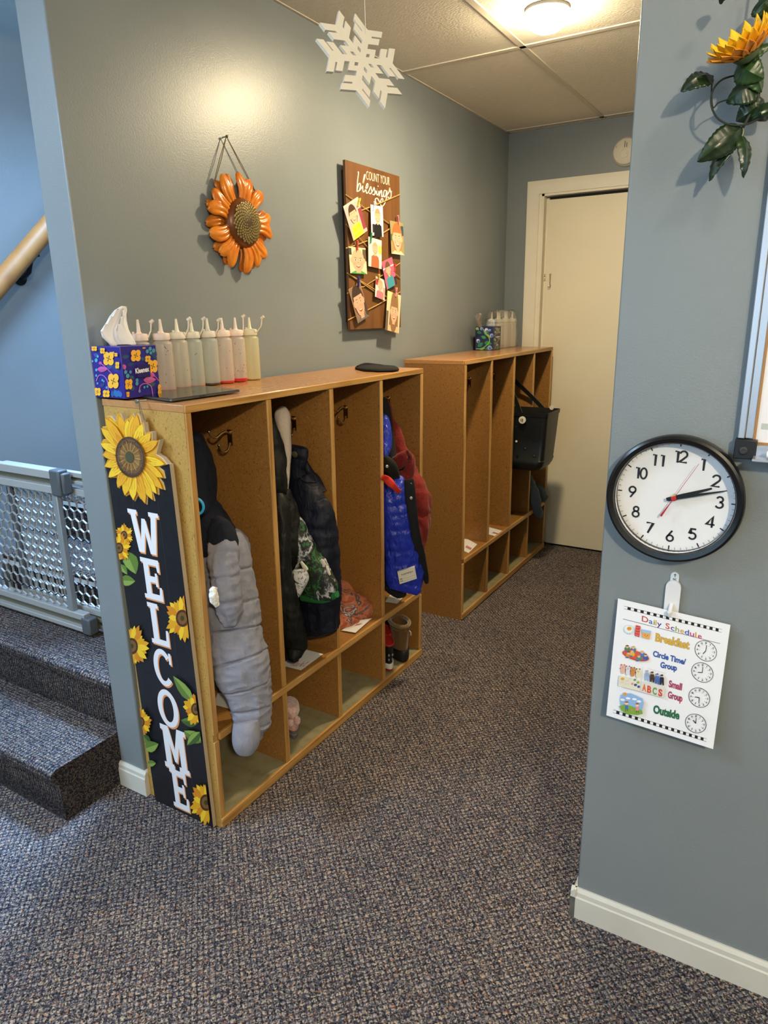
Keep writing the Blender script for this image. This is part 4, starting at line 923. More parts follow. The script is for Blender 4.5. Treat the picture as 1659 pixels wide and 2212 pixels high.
# ================================================================= corridor ceiling light
LX, LY = .735, 1.43
lp = thing('ceiling_light', 'glowing round ceiling light in the corridor', 'ceiling light', (LX, LY, H))
GLOW = mat((1., .82, .52), .4, emit=170, name='lit_glass')
q = MB(); q.lathe([(.074, 0), (.0755, -.005), (.0752, -.0105), (.05, -.0107)], (LX, LY, H), WHITE_TRIM, 40); q.build('base', lp)
q = MB(); q.lathe([(.071, -.011), (.073, -.02), (.071, -.036), (.062, -.052), (.042, -.065), (.018, -.071), (0, -.072)], (LX, LY, H), GLOW, 40); q.build('globe', lp)
# ================================================================= smoke alarm
SM = mat('#d9d2c0', .45, name='alarm_plastic'); c0 = ony(L-.02, 1352, 327)
sm = thing('smoke_alarm', 'round white smoke alarm on the wall above the door', 'smoke alarm', (c0.x, L, c0.z-.07))
q = MB(); q.lathe([(.071, 0), (.072, .012), (.066, .02), (.063, .03), (.05, .036), (0, .038)], (c0.x, L, c0.z), SM, 40, (0, -1, 0)); q.build('body', sm)
q = MB(); D1 = mat('#5a5548', .6)
for k in range(3): q.box((c0.x-.05+.008*k, L-.0345, c0.z+.005), (c0.x-.047+.008*k, L-.032, c0.z+.03), D1)
q.box((c0.x-.005, L-.0395, c0.z+.018), (c0.x-.002, L-.037, c0.z+.048), D1); q.box((c0.x+.005, L-.0395, c0.z+.018), (c0.x+.008, L-.037, c0.z+.04), D1); q.build('vent_slots', sm)
q = MB(); q.lathe([(0, 0), (.022, 0), (.022, .003), (.019, .003), (.019, .0015), (0, .0015)], (c0.x-.004, L-.0375, c0.z-.012), SM, 24, (0, -1, 0)); q.lathe([(0, 0), (.008, 0), (.008, .004), (0, .004)], (c0.x+.004, L-.0375, c0.z-.008), SM, 16, (0, -1, 0)); q.build('test_button', sm)
# ================================================================= wall clock
CK = V((1.4575, YR, 1.110)); CR = .1275
wc = thing('wall_clock', 'round black-rimmed wall clock with a white dial', 'clock', (CK.x, YR, CK.z-CR))
BL = mat('#0e0e10', .28, name='clock_rim')
q = MB(); q.lathe([(CR*.9, .0), (CR*.98, .006), (CR, .034), (CR*.985, .041), (CR*.95, .0435), (CR*.885, .041), (CR*.868, .034), (CR*.866, .012)], CK, BL, 96, (0, -1, 0), cap=False); q.build('rim', wc)
q = MB(); q.lathe([(0, 0), (CR*.875, 0), (CR*.875, .011), (0, .011)], CK, mat('#f1f1f4', .5, name='dial_paper'), 72, (0, -1, 0)); q.lathe([(CR*.872, .012), (CR*.862, .033)], CK, mat('#f1f1f4', .5, name='dial_paper'), 72, (0, -1, 0), cap=False); dial = q.build('dial', wc)
ct = R(1.0)
ck = Print(CK+V((0, -.0112, 0)), V((math.cos(ct), 0, -math.sin(ct)))*CR*.866, V((-math.sin(ct), 0, -math.cos(ct)))*CR*.866, None, .5, .00005); ck.Nn = V((0, -1, 0))
for k in range(60):
    a = R(6*k); s_, c_ = math.sin(a), -math.cos(a); big = k % 5 == 0
    ck.stroke([(s_*(.92 if big else .95), c_*(.92 if big else .95)), (s_*.995, c_*.995)], .022 if big else .006, '#141416'); ck.h -= ck.step
ck.h += ck.step
def arc(cx, cy, rx, ry, a0, a1, n=18): return [(cx+rx*math.cos(R(a0+(a1-a0)*i/n)), cy-ry*math.sin(R(a0+(a1-a0)*i/n))) for i in range(n+1)]
DG = {'1': [[(-.14, -.92), (.1, -.92), (.1, 0)]], '2': [arc(0, -.72, .27, .27, 170, -38)+[(-.27, -.07), (.3, -.07)]], '3': [arc(0, -.74, .23, .22, 165, -90, 16)+arc(0, -.28, .27, .24, 90, -160, 18)],
      '4': [[(.12, 0), (.12, -.93), (-.3, -.26), (.32, -.26)]], '5': [[(.25, -.92), (-.13, -.92), (-.19, -.5)]+arc(-.0, -.31, .27, .27, 128, -152, 18)], '6': [arc(0, -.29, .26, .26, 0, 360, 26), [(-.22, -.42), (.13, -.97)]],
      '7': [[(-.28, -.92), (.26, -.92), (-.12, 0)]], '8': [arc(0, -.74, .2, .2, 0, 360, 22), arc(0, -.28, .26, .25, 0, 360, 24)], '9': [arc(0, -.69, .26, .26, 0, 360, 26), [(.22, -.56), (-.13, -.01)]], '0': [arc(0, -.49, .25, .45, 0, 360, 28)]}
def digits(P, s, cx, cy, h, w, col):
    n = len(s); adv = .62
    for i, ch in enumerate(s):
        ox = (i-(n-1)/2)*adv+(.1 if ch == '1' else 0)
        for st_ in DG[ch]: P.stroke([(cx+(ox+x)*h, cy+(y+.49)*h) for x, y in st_], w*h, col); P.h -= P.step
    P.h += P.step
for k in range(1, 13):
    a = R(30*k); rr_ = .735; digits(ck, str(k), math.sin(a)*rr_, -math.cos(a)*rr_*1.0, .215, .15, '#131316')
ck.build('dial_markings', dial)
def hand(name, ang, r0, r1, w0, w1, col, d, lab=None):
    a = R(ang)+0; ux_ = V((math.sin(a), 0, math.cos(a))); uy_ = V((math.cos(a), 0, -math.sin(a))); o = CK+V((0, -d, 0)); q = MB()
    q.prism([o+ux_*r0-uy_*w0, o+ux_*(r0*.3+r1*.3)-uy_*w0, o+ux_*r1-uy_*w1, o+ux_*r1+uy_*w1, o+ux_*(r0*.3+r1*.3)+uy_*w0, o+ux_*r0+uy_*w0][::-1], V((0, -.0008, 0)), mat(col, .35, name='hand')); return q
def adj(a): return a+1.
q = hand('h', adj(67), -.012, .071, .0042, .0018, '#0d0d0f', .0195); q.build('hour_hand', wc)
q = hand('m', adj(73.5), -.014, .096, .0032, .0009, '#0d0d0f', .022); q.build('minute_hand', wc)
q = hand('s', adj(27), 0, .083, .0005, .0004, '#c0202a', .0245); q2 = hand('s', adj(207), 0, .044, .0008, .0022, '#b5232b', .0245)
for v_, f_, fm_ in ((q2.v, q2.f, q2.fm),):
    o_ = len(q.v); q.v += v_; q.f += [[i+o_ for i in ff] for ff in f_]; q.fm += [q.mi(q2.mats[0])]*len(f_)
q.lathe([(0, .0225), (.0048, .0225), (.0048, .0262), (0, .0265)], CK, mat('#c0202a', .35), 20, (0, -1, 0)); q.build('second_hand', wc, label='thin red second hand')
q = MB(); q.lathe([(0, .011), (.0062, .011), (.0062, .0215), (.004, .022), (0, .022)], CK, mat('#c9a24a', .25, 1.), 20, (0, -1, 0)); q.build('spindle', wc)
q = MB(); q.lathe([(0, .0335), (CR*.866, .0335), (CR*.866, .0345), (0, .0345)], CK, clear_mat('clock_glass', (1, 1, 1), .03, .02), 48, (0, -1, 0)); q.build('glass', wc)
# ================================================================= adhesive hook and schedule
HKM = mat('#e6e6ea', .35, name='hook_plastic'); HKT = clear_mat('strip', (.86, .9, .94), .1, .2)
a_, b_ = ony(YR-.004, 1454, 1236), ony(YR-.012, 1450, 1322)
ah = thing('adhesive_hook', 'white plastic adhesive wall hook above the daily schedule', 'wall hook', (a_.x, YR, b_.z))
hx_, hz1, hz0 = a_.x+.004, a_.z, b_.z
def pill(cx, z0_, z1_, w_, n=10):
    r = w_/2; return [V((cx+r*math.cos(R(a)), 0, z1_-r+r*math.sin(R(a)))) for a in np.linspace(0, 180, n)]+[V((cx-w_/2, 0, z0_)), V((cx+w_/2, 0, z0_))]
q = MB(); q.prism([p+V((0, YR, 0)) for p in pill(hx_, hz1-.03, hz1, .0165)], V((0, -.003, 0)), mat('#cdd6de', .4, name='adhesive_strip')); tb_ = q.build('adhesive_tab', ah)
P = Print((hx_-.008, YR-.003, hz1), (.0165, 0, 0), (0, 0, -.02), None, .5, .00005); P.Nn = V((0, -1, 0)); P.stroke([(.5, .2), (.5, .55)], .06, '#333'); P.stroke([(.38, .32), (.5, .18), (.62, .32)], .06, '#333'); P.text('INC', (.3, .85), (.72, .85), (.3, .65), '#333', .02); P.build('printed_arrow', tb_)
q = MB(); q.prism([p+V((0, YR-.003, 0)) for p in pill(hx_, hz0-.004, hz1-.0165, .029)], V((0, -.006, 0)), HKM); q.build('plate', ah, bevel=.002)
q = MB(); q.tube([tuple(v) for v in cat_rom([(hx_, YR-.008, hz0+.016), (hx_, YR-.02, hz0+.004), (hx_, YR-.027, hz0-.002), (hx_, YR-.031, hz0+.007)], 14)], [.0052-.0012*i/13 for i in range(14)], HKM, 12); q.build('hook', ah)
SQD = [(175, 397), (1475, 670), (1255, 2110), (60, 1700)]
def spx(x, y): return (1300+x/5.267, 1220+y/5.267)
ds = [ony(YR-d, *spx(*p)) for p, d in zip(SQD, (.016, .016, .034, .034))]
scd = thing('schedule_page', 'white Daily Schedule page with colourful pictures and small clock faces', 'paper', tuple((ds[2]+ds[3])/2), None)
NU = 12
def pg_pt(u, v): 
    p = ds[0]*(1-u)*(1-v)+ds[1]*u*(1-v)+ds[2]*u*v+ds[3]*(1-u)*v; return p
q = MB(); PAPER = mat('#f3f3f8', .7, name='paper')
W_ = ((ds[1]-ds[0])+(ds[2]-ds[3]))/2; Hh = ((ds[3]-ds[0])+(ds[2]-ds[1]))/2; O = sum(ds, V((0, 0, 0)))/4-W_/2-Hh/2
nn = W_.cross(Hh).normalized(); nn = nn if nn.y < 0 else -nn
q.obox(O-nn*.0004, W_, Hh, nn*.0004, PAPER); q.build('sheet', scd)
P = Print(O, W_, Hh, homog(SQD), .6, .00003, n0=.00012); P.Nn = nn
def lerp(a, b, t): return (a[0]+(b[0]-a[0])*t, a[1]+(b[1]-a[1])*t)
for (A, B, A2, B2) in (((245, 482), (1370, 725), (243, 512), (1366, 760)), ((135, 1640), (1180, 1990), (132, 1672), (1176, 2022))):
    n_ = 31
    P.stroke([A, B, B2, A2], 2.5, '#222', closed=True)
    for k in range(n_):
        if k % 2: P.poly([lerp(A, B, k/n_), lerp(A, B, (k+1)/n_), lerp(A2, B2, (k+1)/n_), lerp(A2, B2, k/n_)], '#141414'); P.h -= P.step
P.h += P.step
P.stroke([(232, 628), (1348, 893)], 5, '#222')
cs = ['#b9433f', '#3d5fae', '#7d9a4c', '#d7b24a', '#4a3f96', None, '#cf3a3a', '#4a3f96', '#8ca04c', '#d7a13c', '#4357a8', '#c0408a', '#d0a02c', '#c0353c']
xs = [440, 520, 572, 592, 612, 0, 708, 768, 822, 878, 930, 990, 1052, 1085]; wd = [72, 42, 14, 14, 52, 0, 48, 44, 44, 44, 50, 50, 14, 44]
slope = 185/660
for ch, c, x_, w_ in zip('Daily Schedule', cs, xs, wd):
    if not c: continue
    yb = 648+(x_-440)*slope; P.text(ch, (x_, yb), (x_+w_, yb+w_*slope), (x_+3, yb-(62 if ch in 'DS' else 58)), c, .012)
def tl(s, a, b, top, c, bold=.03, sh=None):
    P.text(s, a, b, top, sh or '#555', bold+.018); P.text(s, a, b, top, c, bold)
tl('Breakfast', (590, 868), (985, 962), (598, 782), '#d9ad45', .03, '#8a6a2a')
tl('Circle Time/', (566, 1042), (940, 1140), (572, 982), '#2c56b4', .02, '#1b2f66'); tl('Group', (650, 1170), (838, 1210), (655, 1108), '#2c56b4', .02, '#1b2f66')
tl('Small', (745, 1390), (895, 1432), (752, 1318), '#b03a62', .02, '#7a2444'); tl('Group', (735, 1512), (900, 1562), (742, 1440), '#b03a62', .02, '#7a2444')
tl('Outside', (570, 1678), (865, 1762), (578, 1595), '#1f6a48', .03, '#0f3a26')
for (cx, cy, rx, ry, hh, mh) in ((1178, 978, 128, 118, 218, 8), (1137, 1228, 126, 112, 262, 5), (1100, 1516, 122, 110, 272, 184), (1058, 1808, 120, 106, 322, 5)):
    pts_ = [(cx+rx*math.cos(R(k*10))*1.0, cy+ry*math.sin(R(k*10))+rx*.16*math.cos(R(k*10))) for k in range(36)]
    P.stroke(pts_, 6, '#26262a', closed=True)
    tf = lambda an, k: (cx+rx*k*math.sin(R(an)), cy-ry*k*math.cos(R(an))+rx*.16*k*math.sin(R(an)))
    for k in range(1, 13): digits(P, str(k), *tf(30*k, .78), 20, .2, '#333')
    for k in range(60): 
        if k % 5 == 0: P.ell(*tf(6*k, .62), 4, 4, '#777', n=6); P.h -= P.step
    P.stroke([tf(0, 0), tf(hh, .42)], 9, '#111'); P.stroke([tf(0, 0), tf(mh, .58)], 7, '#111')
# breakfast: egg, bacon, juice
P.ell(300, 740, 58, 52, '#cfe0e8', 10); P.ell(296, 738, 46, 40, '#eef3f5', 10); P.ell(305, 732, 27, 23, '#eea63a'); P.ell(297, 728, 4, 5, '#4a2a14', n=8); P.ell(314, 731, 4, 5, '#4a2a14', n=8)
for x_ in (285, 312): P.stroke([(x_, 785), (x_+1, 797)], 3, '#777')
P.poly([(378, 690), (430, 702), (418, 825), (364, 808)], '#c9403a')
for y_ in (715, 745, 775, 800): P.stroke([(374, y_-8), (396, y_+4), (424, y_)], 7, '#e58a7c', 8)
for x_ in (380, 402): P.stroke([(x_, 812), (x_-1, 828)], 3, '#777')
P.poly([(442, 735), (547, 752), (530, 850), (450, 832)], '#9fc3e4'); P.poly([(446, 772), (542, 785), (530, 848), (452, 832)], '#eaa552'); P.ell(478, 800, 4, 5, '#4a2a14', n=8); P.ell(508, 806, 4, 5, '#4a2a14', n=8); P.stroke([(486, 812), (494, 817), (502, 815)], 3, '#4a2a14')
# circle time: children on a red rug
P.ell(378, 1035, 152, 52, '#c8442c', 15, 30); P.ell(376, 1028, 138, 42, '#d8563a', 15, 30)
for x_, y_, c, h_ in ((285, 935, '#5a7a4a', '#3d2a1c'), (352, 945, '#4a6a9a', '#c9a46a'), (450, 995, '#4a74b8', '#d9b46a'), (488, 1030, '#3a5aa8', '#6a4428'), (300, 1005, '#d2823a', '#5a3c22'), (415, 1040, '#3f8a7a', '#c97a3a'), (340, 990, '#e0b04a', '#e0a06a')):
    P.ell(x_, y_+26, 30, 30, c, n=14); P.ell(x_, y_, 17, 18, '#e0b08c', n=12); P.ell(x_, y_-6, 18, 13, h_, n=12, a0=180, a1=360); P.ell(x_-14, y_+50, 20, 9, '#7a5a9a' if x_ % 2 else '#5a6a9a', n=10)
# small group: puppets, helpers, shapes, letters
for x_, y_, c, e_ in ((240, 1160, '#e9b8a0', '#c05a4a'), (295, 1175, '#dcdce2', '#b04a5a'), (350, 1190, '#cf8a4a', '#7a4a24'), (408, 1205, '#e8dcb8', '#6a3a24')):
    P.ell(x_, y_+35, 24, 45, c, 8, 16); P.ell(x_-16, y_-22, 9, 11, e_, n=8); P.ell(x_+16, y_-20, 9, 11, e_, n=8); P.ell(x_, y_, 24, 24, c, n=14); P.ell(x_-7, y_-2, 3, 3, '#222', n=6); P.ell(x_+8, y_-1, 3, 3, '#222', n=6); P.ell(x_, y_+9, 6, 4, e_, n=8); P.stroke([(x_-22, y_+22), (x_-34, y_+12)], 9, e_)
P.stroke([(458, 1160), (448, 1310)], 2, '#9ab'); P.stroke([(515, 1175), (722, 1232)], 2, '#9ab')
for x_, y_, c, l_ in ((508, 1210, '#8fa6cc', '#9fb6dc'), (565, 1225, '#4a3424', '#3a2a1e'), (622, 1245, '#4a6ab4', '#3d62b0'), (674, 1258, '#1d2136', '#1d2136')):
    P.poly([(x_-22, y_+20), (x_+22, y_+26), (x_+24, y_+108), (x_+6, y_+106), (x_, y_+66), (x_-8, y_+102), (x_-26, y_+98)], l_); P.ell(x_, y_+34, 24, 26, c, n=12); P.ell(x_, y_, 14, 16, '#e0b08c', n=12); P.ell(x_, y_-7, 17, 10, c, n=10)
P.poly([(200, 1252), (440, 1312), (430, 1430), (190, 1368)], '#e6dfcb'); P.poly([(442, 1312), (706, 1382), (692, 1506), (432, 1432)], '#dedbd6')
P.ell(238, 1290, 22, 17, '#e3ab3c', n=6); P.ell(372, 1302, 16, 14, '#5a9a7a', n=6); P.ell(408, 1330, 18, 15, '#8fae5a', n=6); P.ell(380, 1358, 20, 16, '#3a4f9a', n=6); P.ell(415, 1378, 18, 15, '#3a4f9a', n=6); P.ell(345, 1345, 15, 13, '#d98a9a', n=6)
for x_, y_ in ((290, 1325), (330, 1300), (235, 1340), (285, 1360)): P.stroke(arc(x_, y_, 20, 16, 20, 160, 8), 4, '#cfc3a8')
for ch, x_, y_, c in (('A', 452, 1418, '#e2703a'), ('B', 508, 1438, '#d8503a'), ('C', 568, 1456, '#6a9a4a'), ('S', 632, 1476, '#cf4a3c')): P.text(ch, (x_, y_), (x_+46, y_+13), (x_+4, y_-72), c, .045)
# outside: children playing on grass under a blue sky
P.poly([(222, 1470), (262, 1452), (330, 1450), (400, 1480), (460, 1510), (470, 1560), (455, 1640), (230, 1590), (218, 1530)], '#8fb4e4'); P.poly([(205, 1590), (260, 1570), (360, 1600), (455, 1640), (462, 1680), (400, 1692), (280, 1672), (230, 1640)], '#78a53c')
P.ell(265, 1458, 20, 18, '#e79a2e', n=10); 
for x_, y_ in ((300, 1505), (370, 1515), (420, 1540), (240, 1520)): P.ell(x_, y_, 26, 12, '#f4f6fa', 8, 14)
for x_, y_, c in ((285, 1560, '#3f6fb4'), (402, 1580, '#e58a9a')): P.poly([(x_-14, y_+14), (x_+14, y_+18), (x_+18, y_+66), (x_-18, y_+60)], c); P.ell(x_, y_, 20, 19, '#f0c8a4', n=14); P.ell(x_, y_-8, 22, 14, '#8a4a26', n=12, a0=180, a1=360); P.stroke([(x_-8, y_+60), (x_-12, y_+88)], 6, '#4a3a34'); P.stroke([(x_+8, y_+62), (x_+12, y_+86)], 6, '#4a3a34')
P.ell(345, 1636, 16, 11, '#c98a4a', n=10)
P.build('printing', scd)
# ================================================================= whiteboard with marker
ALU = mat('#c6c9d2', .3, .7, name='aluminium_frame'); BLKP = mat('#141416', .4, name='black_plastic')
wb = thing('whiteboard', 'aluminium framed whiteboard with black plastic corner at the right edge', 'whiteboard', (2.1, YR, 1.2))
wx0, wz0, wx1, wz1 = 1.556, 1.2, 2.75, 2.06
q = MB(); q.box((wx0+.02, YR-.01, wz0+.02), (wx1-.02, YR, wz1-.02), mat('#eceaf0', .15, name='white_enamel')); pnl = q.build('panel', wb)
q = MB()
for a_, b_ in (((wx0, wz0+.036), (wx0+.012, wz1-.03)), ((wx0+.012, wz0+.036), (wx0+.026, wz1-.03))):
    q.box((a_[0], YR-(.018 if a_[0] == wx0 else .014), a_[1]), (b_[0], YR, b_[1]), ALU)
q.box((wx0+.03, YR-.022, wz0+.004), (wx1-.03, YR, wz0+.026), ALU); q.box((wx0+.03, YR-.06, wz0+.002), (wx1-.03, YR-.018, wz0+.007), ALU); q.box((wx0+.03, YR-.018, wz1-.022), (wx1-.03, YR, wz1), ALU); q.box((wx1-.026, YR-.018, wz0+.036), (wx1, YR, wz1-.03), ALU); q.build('frame', wb, bevel=.0015)
q = MB(); q.box((wx0+.026, YR-.0125, wz0+.026), (wx0+.03, YR-.01, wz1-.022), mat('#a27a4e', .7, name='hardboard_edge')); q.box((wx0+.026, YR-.0125, wz0+.026), (wx1-.03, YR-.01, wz0+.03), mat('#a27a4e', .7, name='hardboard_edge')); q.build('backing_edge', wb)
for cx, cz in ((wx0-.003, wz0-.001), (wx0-.003, wz1-.033)):
    q = MB(); q.box((cx, YR-.024, cz), (cx+.037, YR, cz+.036), BLKP); q.lathe([(.0, 0), (.008, 0), (.008, .003), (.004, .004), (0, .003)], (cx+.016, YR-.024, cz+.016), mat('#2c2c30', .4), 16, (0, -1, 0)); q.build('corner_cap', wb, bevel=.005)
P = Print((wx0+.03, YR-.01, wz1), (1, 0, 0), (0, 0, -1), None, .5); P.Nn = V((0, -1, 0)); P.raw([(.006, .795), (.3, .795), (.3, .806), (.006, .806)], '#b9c2be'); P.build('smudge', pnl, label='pale grey-green printed line')
mk = MB(); mz = wz0+.0145; mk.lathe([(0, 0), (.006, 0), (.0068, .002), (.0068, .045), (.0075, .046), (.0075, .1), (.005, .104), (.005, .118), (0, .118)], (wx0+.052, YR-.044, mz), mat('#f2f2f4', .3, name='marker_white'), 20, (1, 0, -.0))
tag(mk.build('dry_erase_marker', None), 'white marker lying in the whiteboard tray', 'marker')
# ================================================================= sunflower vine on the right wall
GRN = [noise_mat('leaf_dark', [(.3, '#10200f'), (.6, '#1c3118'), (.8, '#2a4420')], 50, rough=.32, detail=3), noise_mat('leaf_mid', [(.3, '#1d3318'), (.6, '#304c22'), (.8, '#4a6632')], 50, rough=.36, detail=3)]
STEM = mat('#141c12', .5, name='vine_wire')
vn = thing('artificial_vine', 'artificial sunflower vine with dark green leaves hanging on the right wall', 'artificial vine', (1.55, YR-.05, 1.68))
def leaf(b_, tip, w, d0, d1, m, fold=.3, roll=0., curl=.012):
    A, B = ony(YR-d0, *b_), ony(YR-d1, *tip); ax = B-A; l = ax.length; t = ax/l; n = V((0, -1, 0)); n = (n-t*n.dot(t)).normalized(); s_ = t.cross(n)
    if roll: Rm = Matrix.Rotation(R(roll), 3, t); n = Rm @ n; s_ = Rm @ s_
    mb = MB(); rows = []; NU_, NV_ = 22, 9
    for i in range(NU_):
        u = i/(NU_-1); wv = w*(math.sin(math.pi*u**.72)**.8)*(1+.035*(1 if i % 2 else -1))+.0006
        if i == NU_-1: wv = .0004
        row = []
        for j in range(NV_):
            v = -1+2*j/(NV_-1); p = A+ax*u+s_*v*wv+n*(-abs(v)*wv*fold+curl*math.sin(math.pi*u)-.0012*math.cos(u*40)*abs(v)+.002*(1-abs(v))**8)
            if p.y > YR-.002: p.y = YR-.002
            row.append(p)
        rows.append(row)
    mb.loft(rows, m, cap=False, closed=False); o = mb.build('leaf', vn, angle=60); k = o.modifiers.new('thick', 'SOLIDIFY'); k.thickness = .0007; return o
LV = [((1541, 165), (1470, 198), .018, .05, .075, 0, .25, 25), ((1602, 275), (1506, 350), .022, .05, .08, 0, .2, -15), ((1590, 300), (1532, 392), .014, .04, .055, 0, .3, 30), ((1598, 290), (1606, 385), .0115, .05, .062, 0, .25, -35),
      ((1592, 140), (1650, 170), .022, .06, .065, 1, .3, 10), ((1600, 145), (1645, 200), .018, .05, .05, 1, .3, -30), ((1640, 190), (1568, 222), .022, .045, .05, 0, .35, 20), ((1650, 215), (1590, 262), .02, .04, .035, 0, .3, -20), ((1645, 225), (1655, 262), .018, .045, .04, 0, .3, 15),
      ((1605, 142), (1672, 95), .012, .06, .07, 1, .3, -20), ((1640, 0), (1668, 30), .02, .06, .06, 0, .3, 0), ((1570, -22), (1556, 10), .009, .06, .065, 0, .3, 0), ((1655, 60), (1690, 20), .022, .05, .05, 0, .3, 0)]
for b_, tp, w_, d0, d1, k, fo, ro in LV: leaf(b_, tp, w_, d0, d1, GRN[k], fo, ro)
YEL = noise_mat('silk_yellow', [(.3, '#eaa912'), (.6, '#f6c420'), (.8, '#f7cf3a')], 40, rough=.6); ORP = noise_mat('silk_orange', [(.3, '#cf7a12'), (.7, '#ea9f1c')], 40, rough=.6)
fcn = ony(YR-.085, 1614, 124); fd = ((RT*-.58+UP*.78)*.9-FW*.36).normalized(); fa = fd.orthogonal().normalized(); fb = fd.cross(fa)
fl = MB(); fl.lathe([(.0, -.008), (.014, -.004), (.02, .004), (.012, .008), (0, .01)], fcn, mat('#3b4a20', .6), 16, fd); fl.lathe([(0, .012), (.012, .012), (.014, .006)], fcn, mat('#4a2c14', .8), 16, fd); hd_ = fl.build('flower_head', vn)
for lay, (n_, r1, up_, m_) in enumerate(((15, .05, .65, ORP), (15, .05, .95, YEL), (12, .044, 1.25, YEL))):
    for k in range(n_):
        a = 2*math.pi*(k+lay*.5)/n_; o_ = fa*math.cos(a)+fb*math.sin(a); s_ = -fa*math.sin(a)+fb*math.cos(a); rows = []
        for i in range(7):
            u = i/6; w_ = .0105*math.sin(math.pi*(.12+.86*u))**.8; c_ = fcn+fd*(.004+up_*r1*u*.75)+o_*(.01+r1*u*(1-.25*up_*u)); rows.append([c_+s_*v*w_-fd*(.003*v*v) for v in (-1, -.5, 0, .5, 1)])
        mb = MB(); mb.loft(rows, m_, cap=False, closed=False); o = mb.build('petal', hd_, angle=80); q_ = o.modifiers.new('thick', 'SOLIDIFY'); q_.thickness = .0006
def vtube(name, pts, r, m=STEM, n=30):
    q = MB(); q.tube([ony(YR-d, px, py) for px, py, d in cat_rom(pts, n)], r, m, 8); return q.build(name, vn)
vtube('stem', [(1648, -60, .04), (1640, 20, .045), (1632, 100, .05), (1622, 150, .05), (1640, 200, .045), (1612, 262, .045), (1596, 290, .045)], .0022)
vtube('stem', [(1612, 120, .07), (1618, 150, .055), (1632, 170, .05)], .002)
vtube('tendril', [(1592, 162, .045), (1560, 172, .06), (1540, 195, .07), (1536, 225, .07), (1550, 255, .065), (1580, 270, .06), (1615, 268, .05), (1650, 250, .045)], .0016)
vtube('tendril', [(1540, 165, .05), (1537, 195, .06), (1540, 232, .065), (1552, 222, .06), (1572, 215, .05)], .0012)
vtube('tendril', [(1604, 275, .045), (1606, 285, .05), (1600, 300, .05)], .0009, mat('#8a8a5a', .5))
# ================================================================= clothes in the near cubby
NAVY = fabric('navy_cloth', '#0c1120', .85, 700, .2, .0, .35); GREYQ = fabric('grey_marl', '#848490', .9, 900, .14, .02, .35); GREYD = fabric('shaded_marl', '#4c5568', .9, 900, .15, .1, .3)  # GREYD: the snowsuit's grey marl with shade put into its colour
BLKN = fabric('black_nylon', '#0b0c09', .6, 500, .15, .0, .5); NAVN = fabric('navy_nylon', '#090d1e', .6, 500, .15, .0, .5); CREAM = fabric('cream_lining', '#c9b9ab', .85, 500, .08, .1, .35)
BLUEN = fabric('blue_nylon', '#1f2fa0', .3, 300, .1, .0, .8); REDF = fabric('red_fleece', '#6e1d17', .95, 260, .3, .1, .4); CHAR = fabric('charcoal_lining', '#131416', .85, 500)
DENIM = fabric('grey_denim', '#56626b', .9, 700, .25, .1, .5)
def zbase(px, py, x): return tuple(onx(x, px, py))
# --- grey quilted snowsuit
su = thing('snowsuit', 'grey quilted snowsuit with navy hood hanging out of the nearest cubby bay', 'snowsuit', (.3, .15, .25))
soft('hood', [(424, 934, 3, .17, .01), (425, 942, 14, .17, .03), (425, 965, 26, .17, .045), (426, 1000, 35, .18, .055), (427, 1040, 41, .19, .06), (427, 1072, 41, .2, .06), (428, 1092, 38, .21, .055), (430, 1104, 34, .21, .045)], NAVY, su, amp=.006, fold=.006, seams=(950,), label='navy hood')
ykm = MB(); limb([(432, 1088, 34, .2, .04), (436, 1100, 37, .21, .05), (444, 1122, 44, .22, .055), (452, 1148, 50, .23, .06), (460, 1168, 52, .24, .06), (464, 1180, 50, .24, .055)], ykm, NAVY, amp=.005, fold=.008); yk = ykm.build('yoke', su, angle=70, label='navy shoulder yoke')
soft('shoulder', [(462, 1118, 8, .27, .012), (470, 1132, 20, .28, .025), (477, 1150, 28, .295, .032), (481, 1172, 32, .305, .034), (482, 1180, 30, .305, .03)], NAVY, yk, amp=.003, seams=(1148,))
soft('body', [(470, 1160, 34, .23, .04), (482, 1185, 52, .25, .06), (490, 1225, 56, .27, .065), (497, 1290, 58, .29, .07), (505, 1350, 59, .31, .072), (511, 1400, 61, .33, .072), (522, 1440, 58, .35, .07), (534, 1478, 51, .365, .065), (542, 1520, 45, .38, .06), (546, 1555, 40, .39, .055), (548, 1575, 35, .395, .05), (550, 1588, 22, .40, .035), (551, 1592, 8, .40, .01)],
     GREYQ, su, amp=.004, fold=.008, ff=38., seams=(1232, 1300, 1357, 1421, 1477, 1526, 1562), seam_w=2.4, seam_d=.13, nr=300, ns=52)
soft('sleeve', [(481, 1172, 30, .3, .034), (482, 1186, 33, .31, .038), (484, 1220, 34, .325, .04), (488, 1255, 33, .335, .04), (490, 1290, 31, .345, .038), (496, 1320, 27, .35, .034), (501, 1340, 20, .352, .026), (506, 1352, 8, .352, .01)], GREYQ, su, amp=.003, fold=.009, ff=34., seams=(1198, 1245, 1297), seam_w=4, seam_d=.16, nr=80)
soft('side_panel', [(447, 1180, 14, .22, .03), (450, 1240, 17, .225, .04), (455, 1300, 20, .23, .045), (460, 1350, 22, .24, .05), (463, 1400, 22, .25, .05), (466, 1430, 16, .25, .04)], GREYD, su, amp=.004)  # left side of the body, its shade carried by the darker cloth colour
soft('cuff_lining', [(466, 1268, 4, .365, .01), (463, 1280, 8, .365, .014), (463, 1295, 8, .365, .014), (467, 1308, 4, .365, .01)], fabric('white_fleece', '#e9e6e0', .95, 300), su, amp=.006, fr=60, nr=24, ns=20, label='white fleece cuff lining')
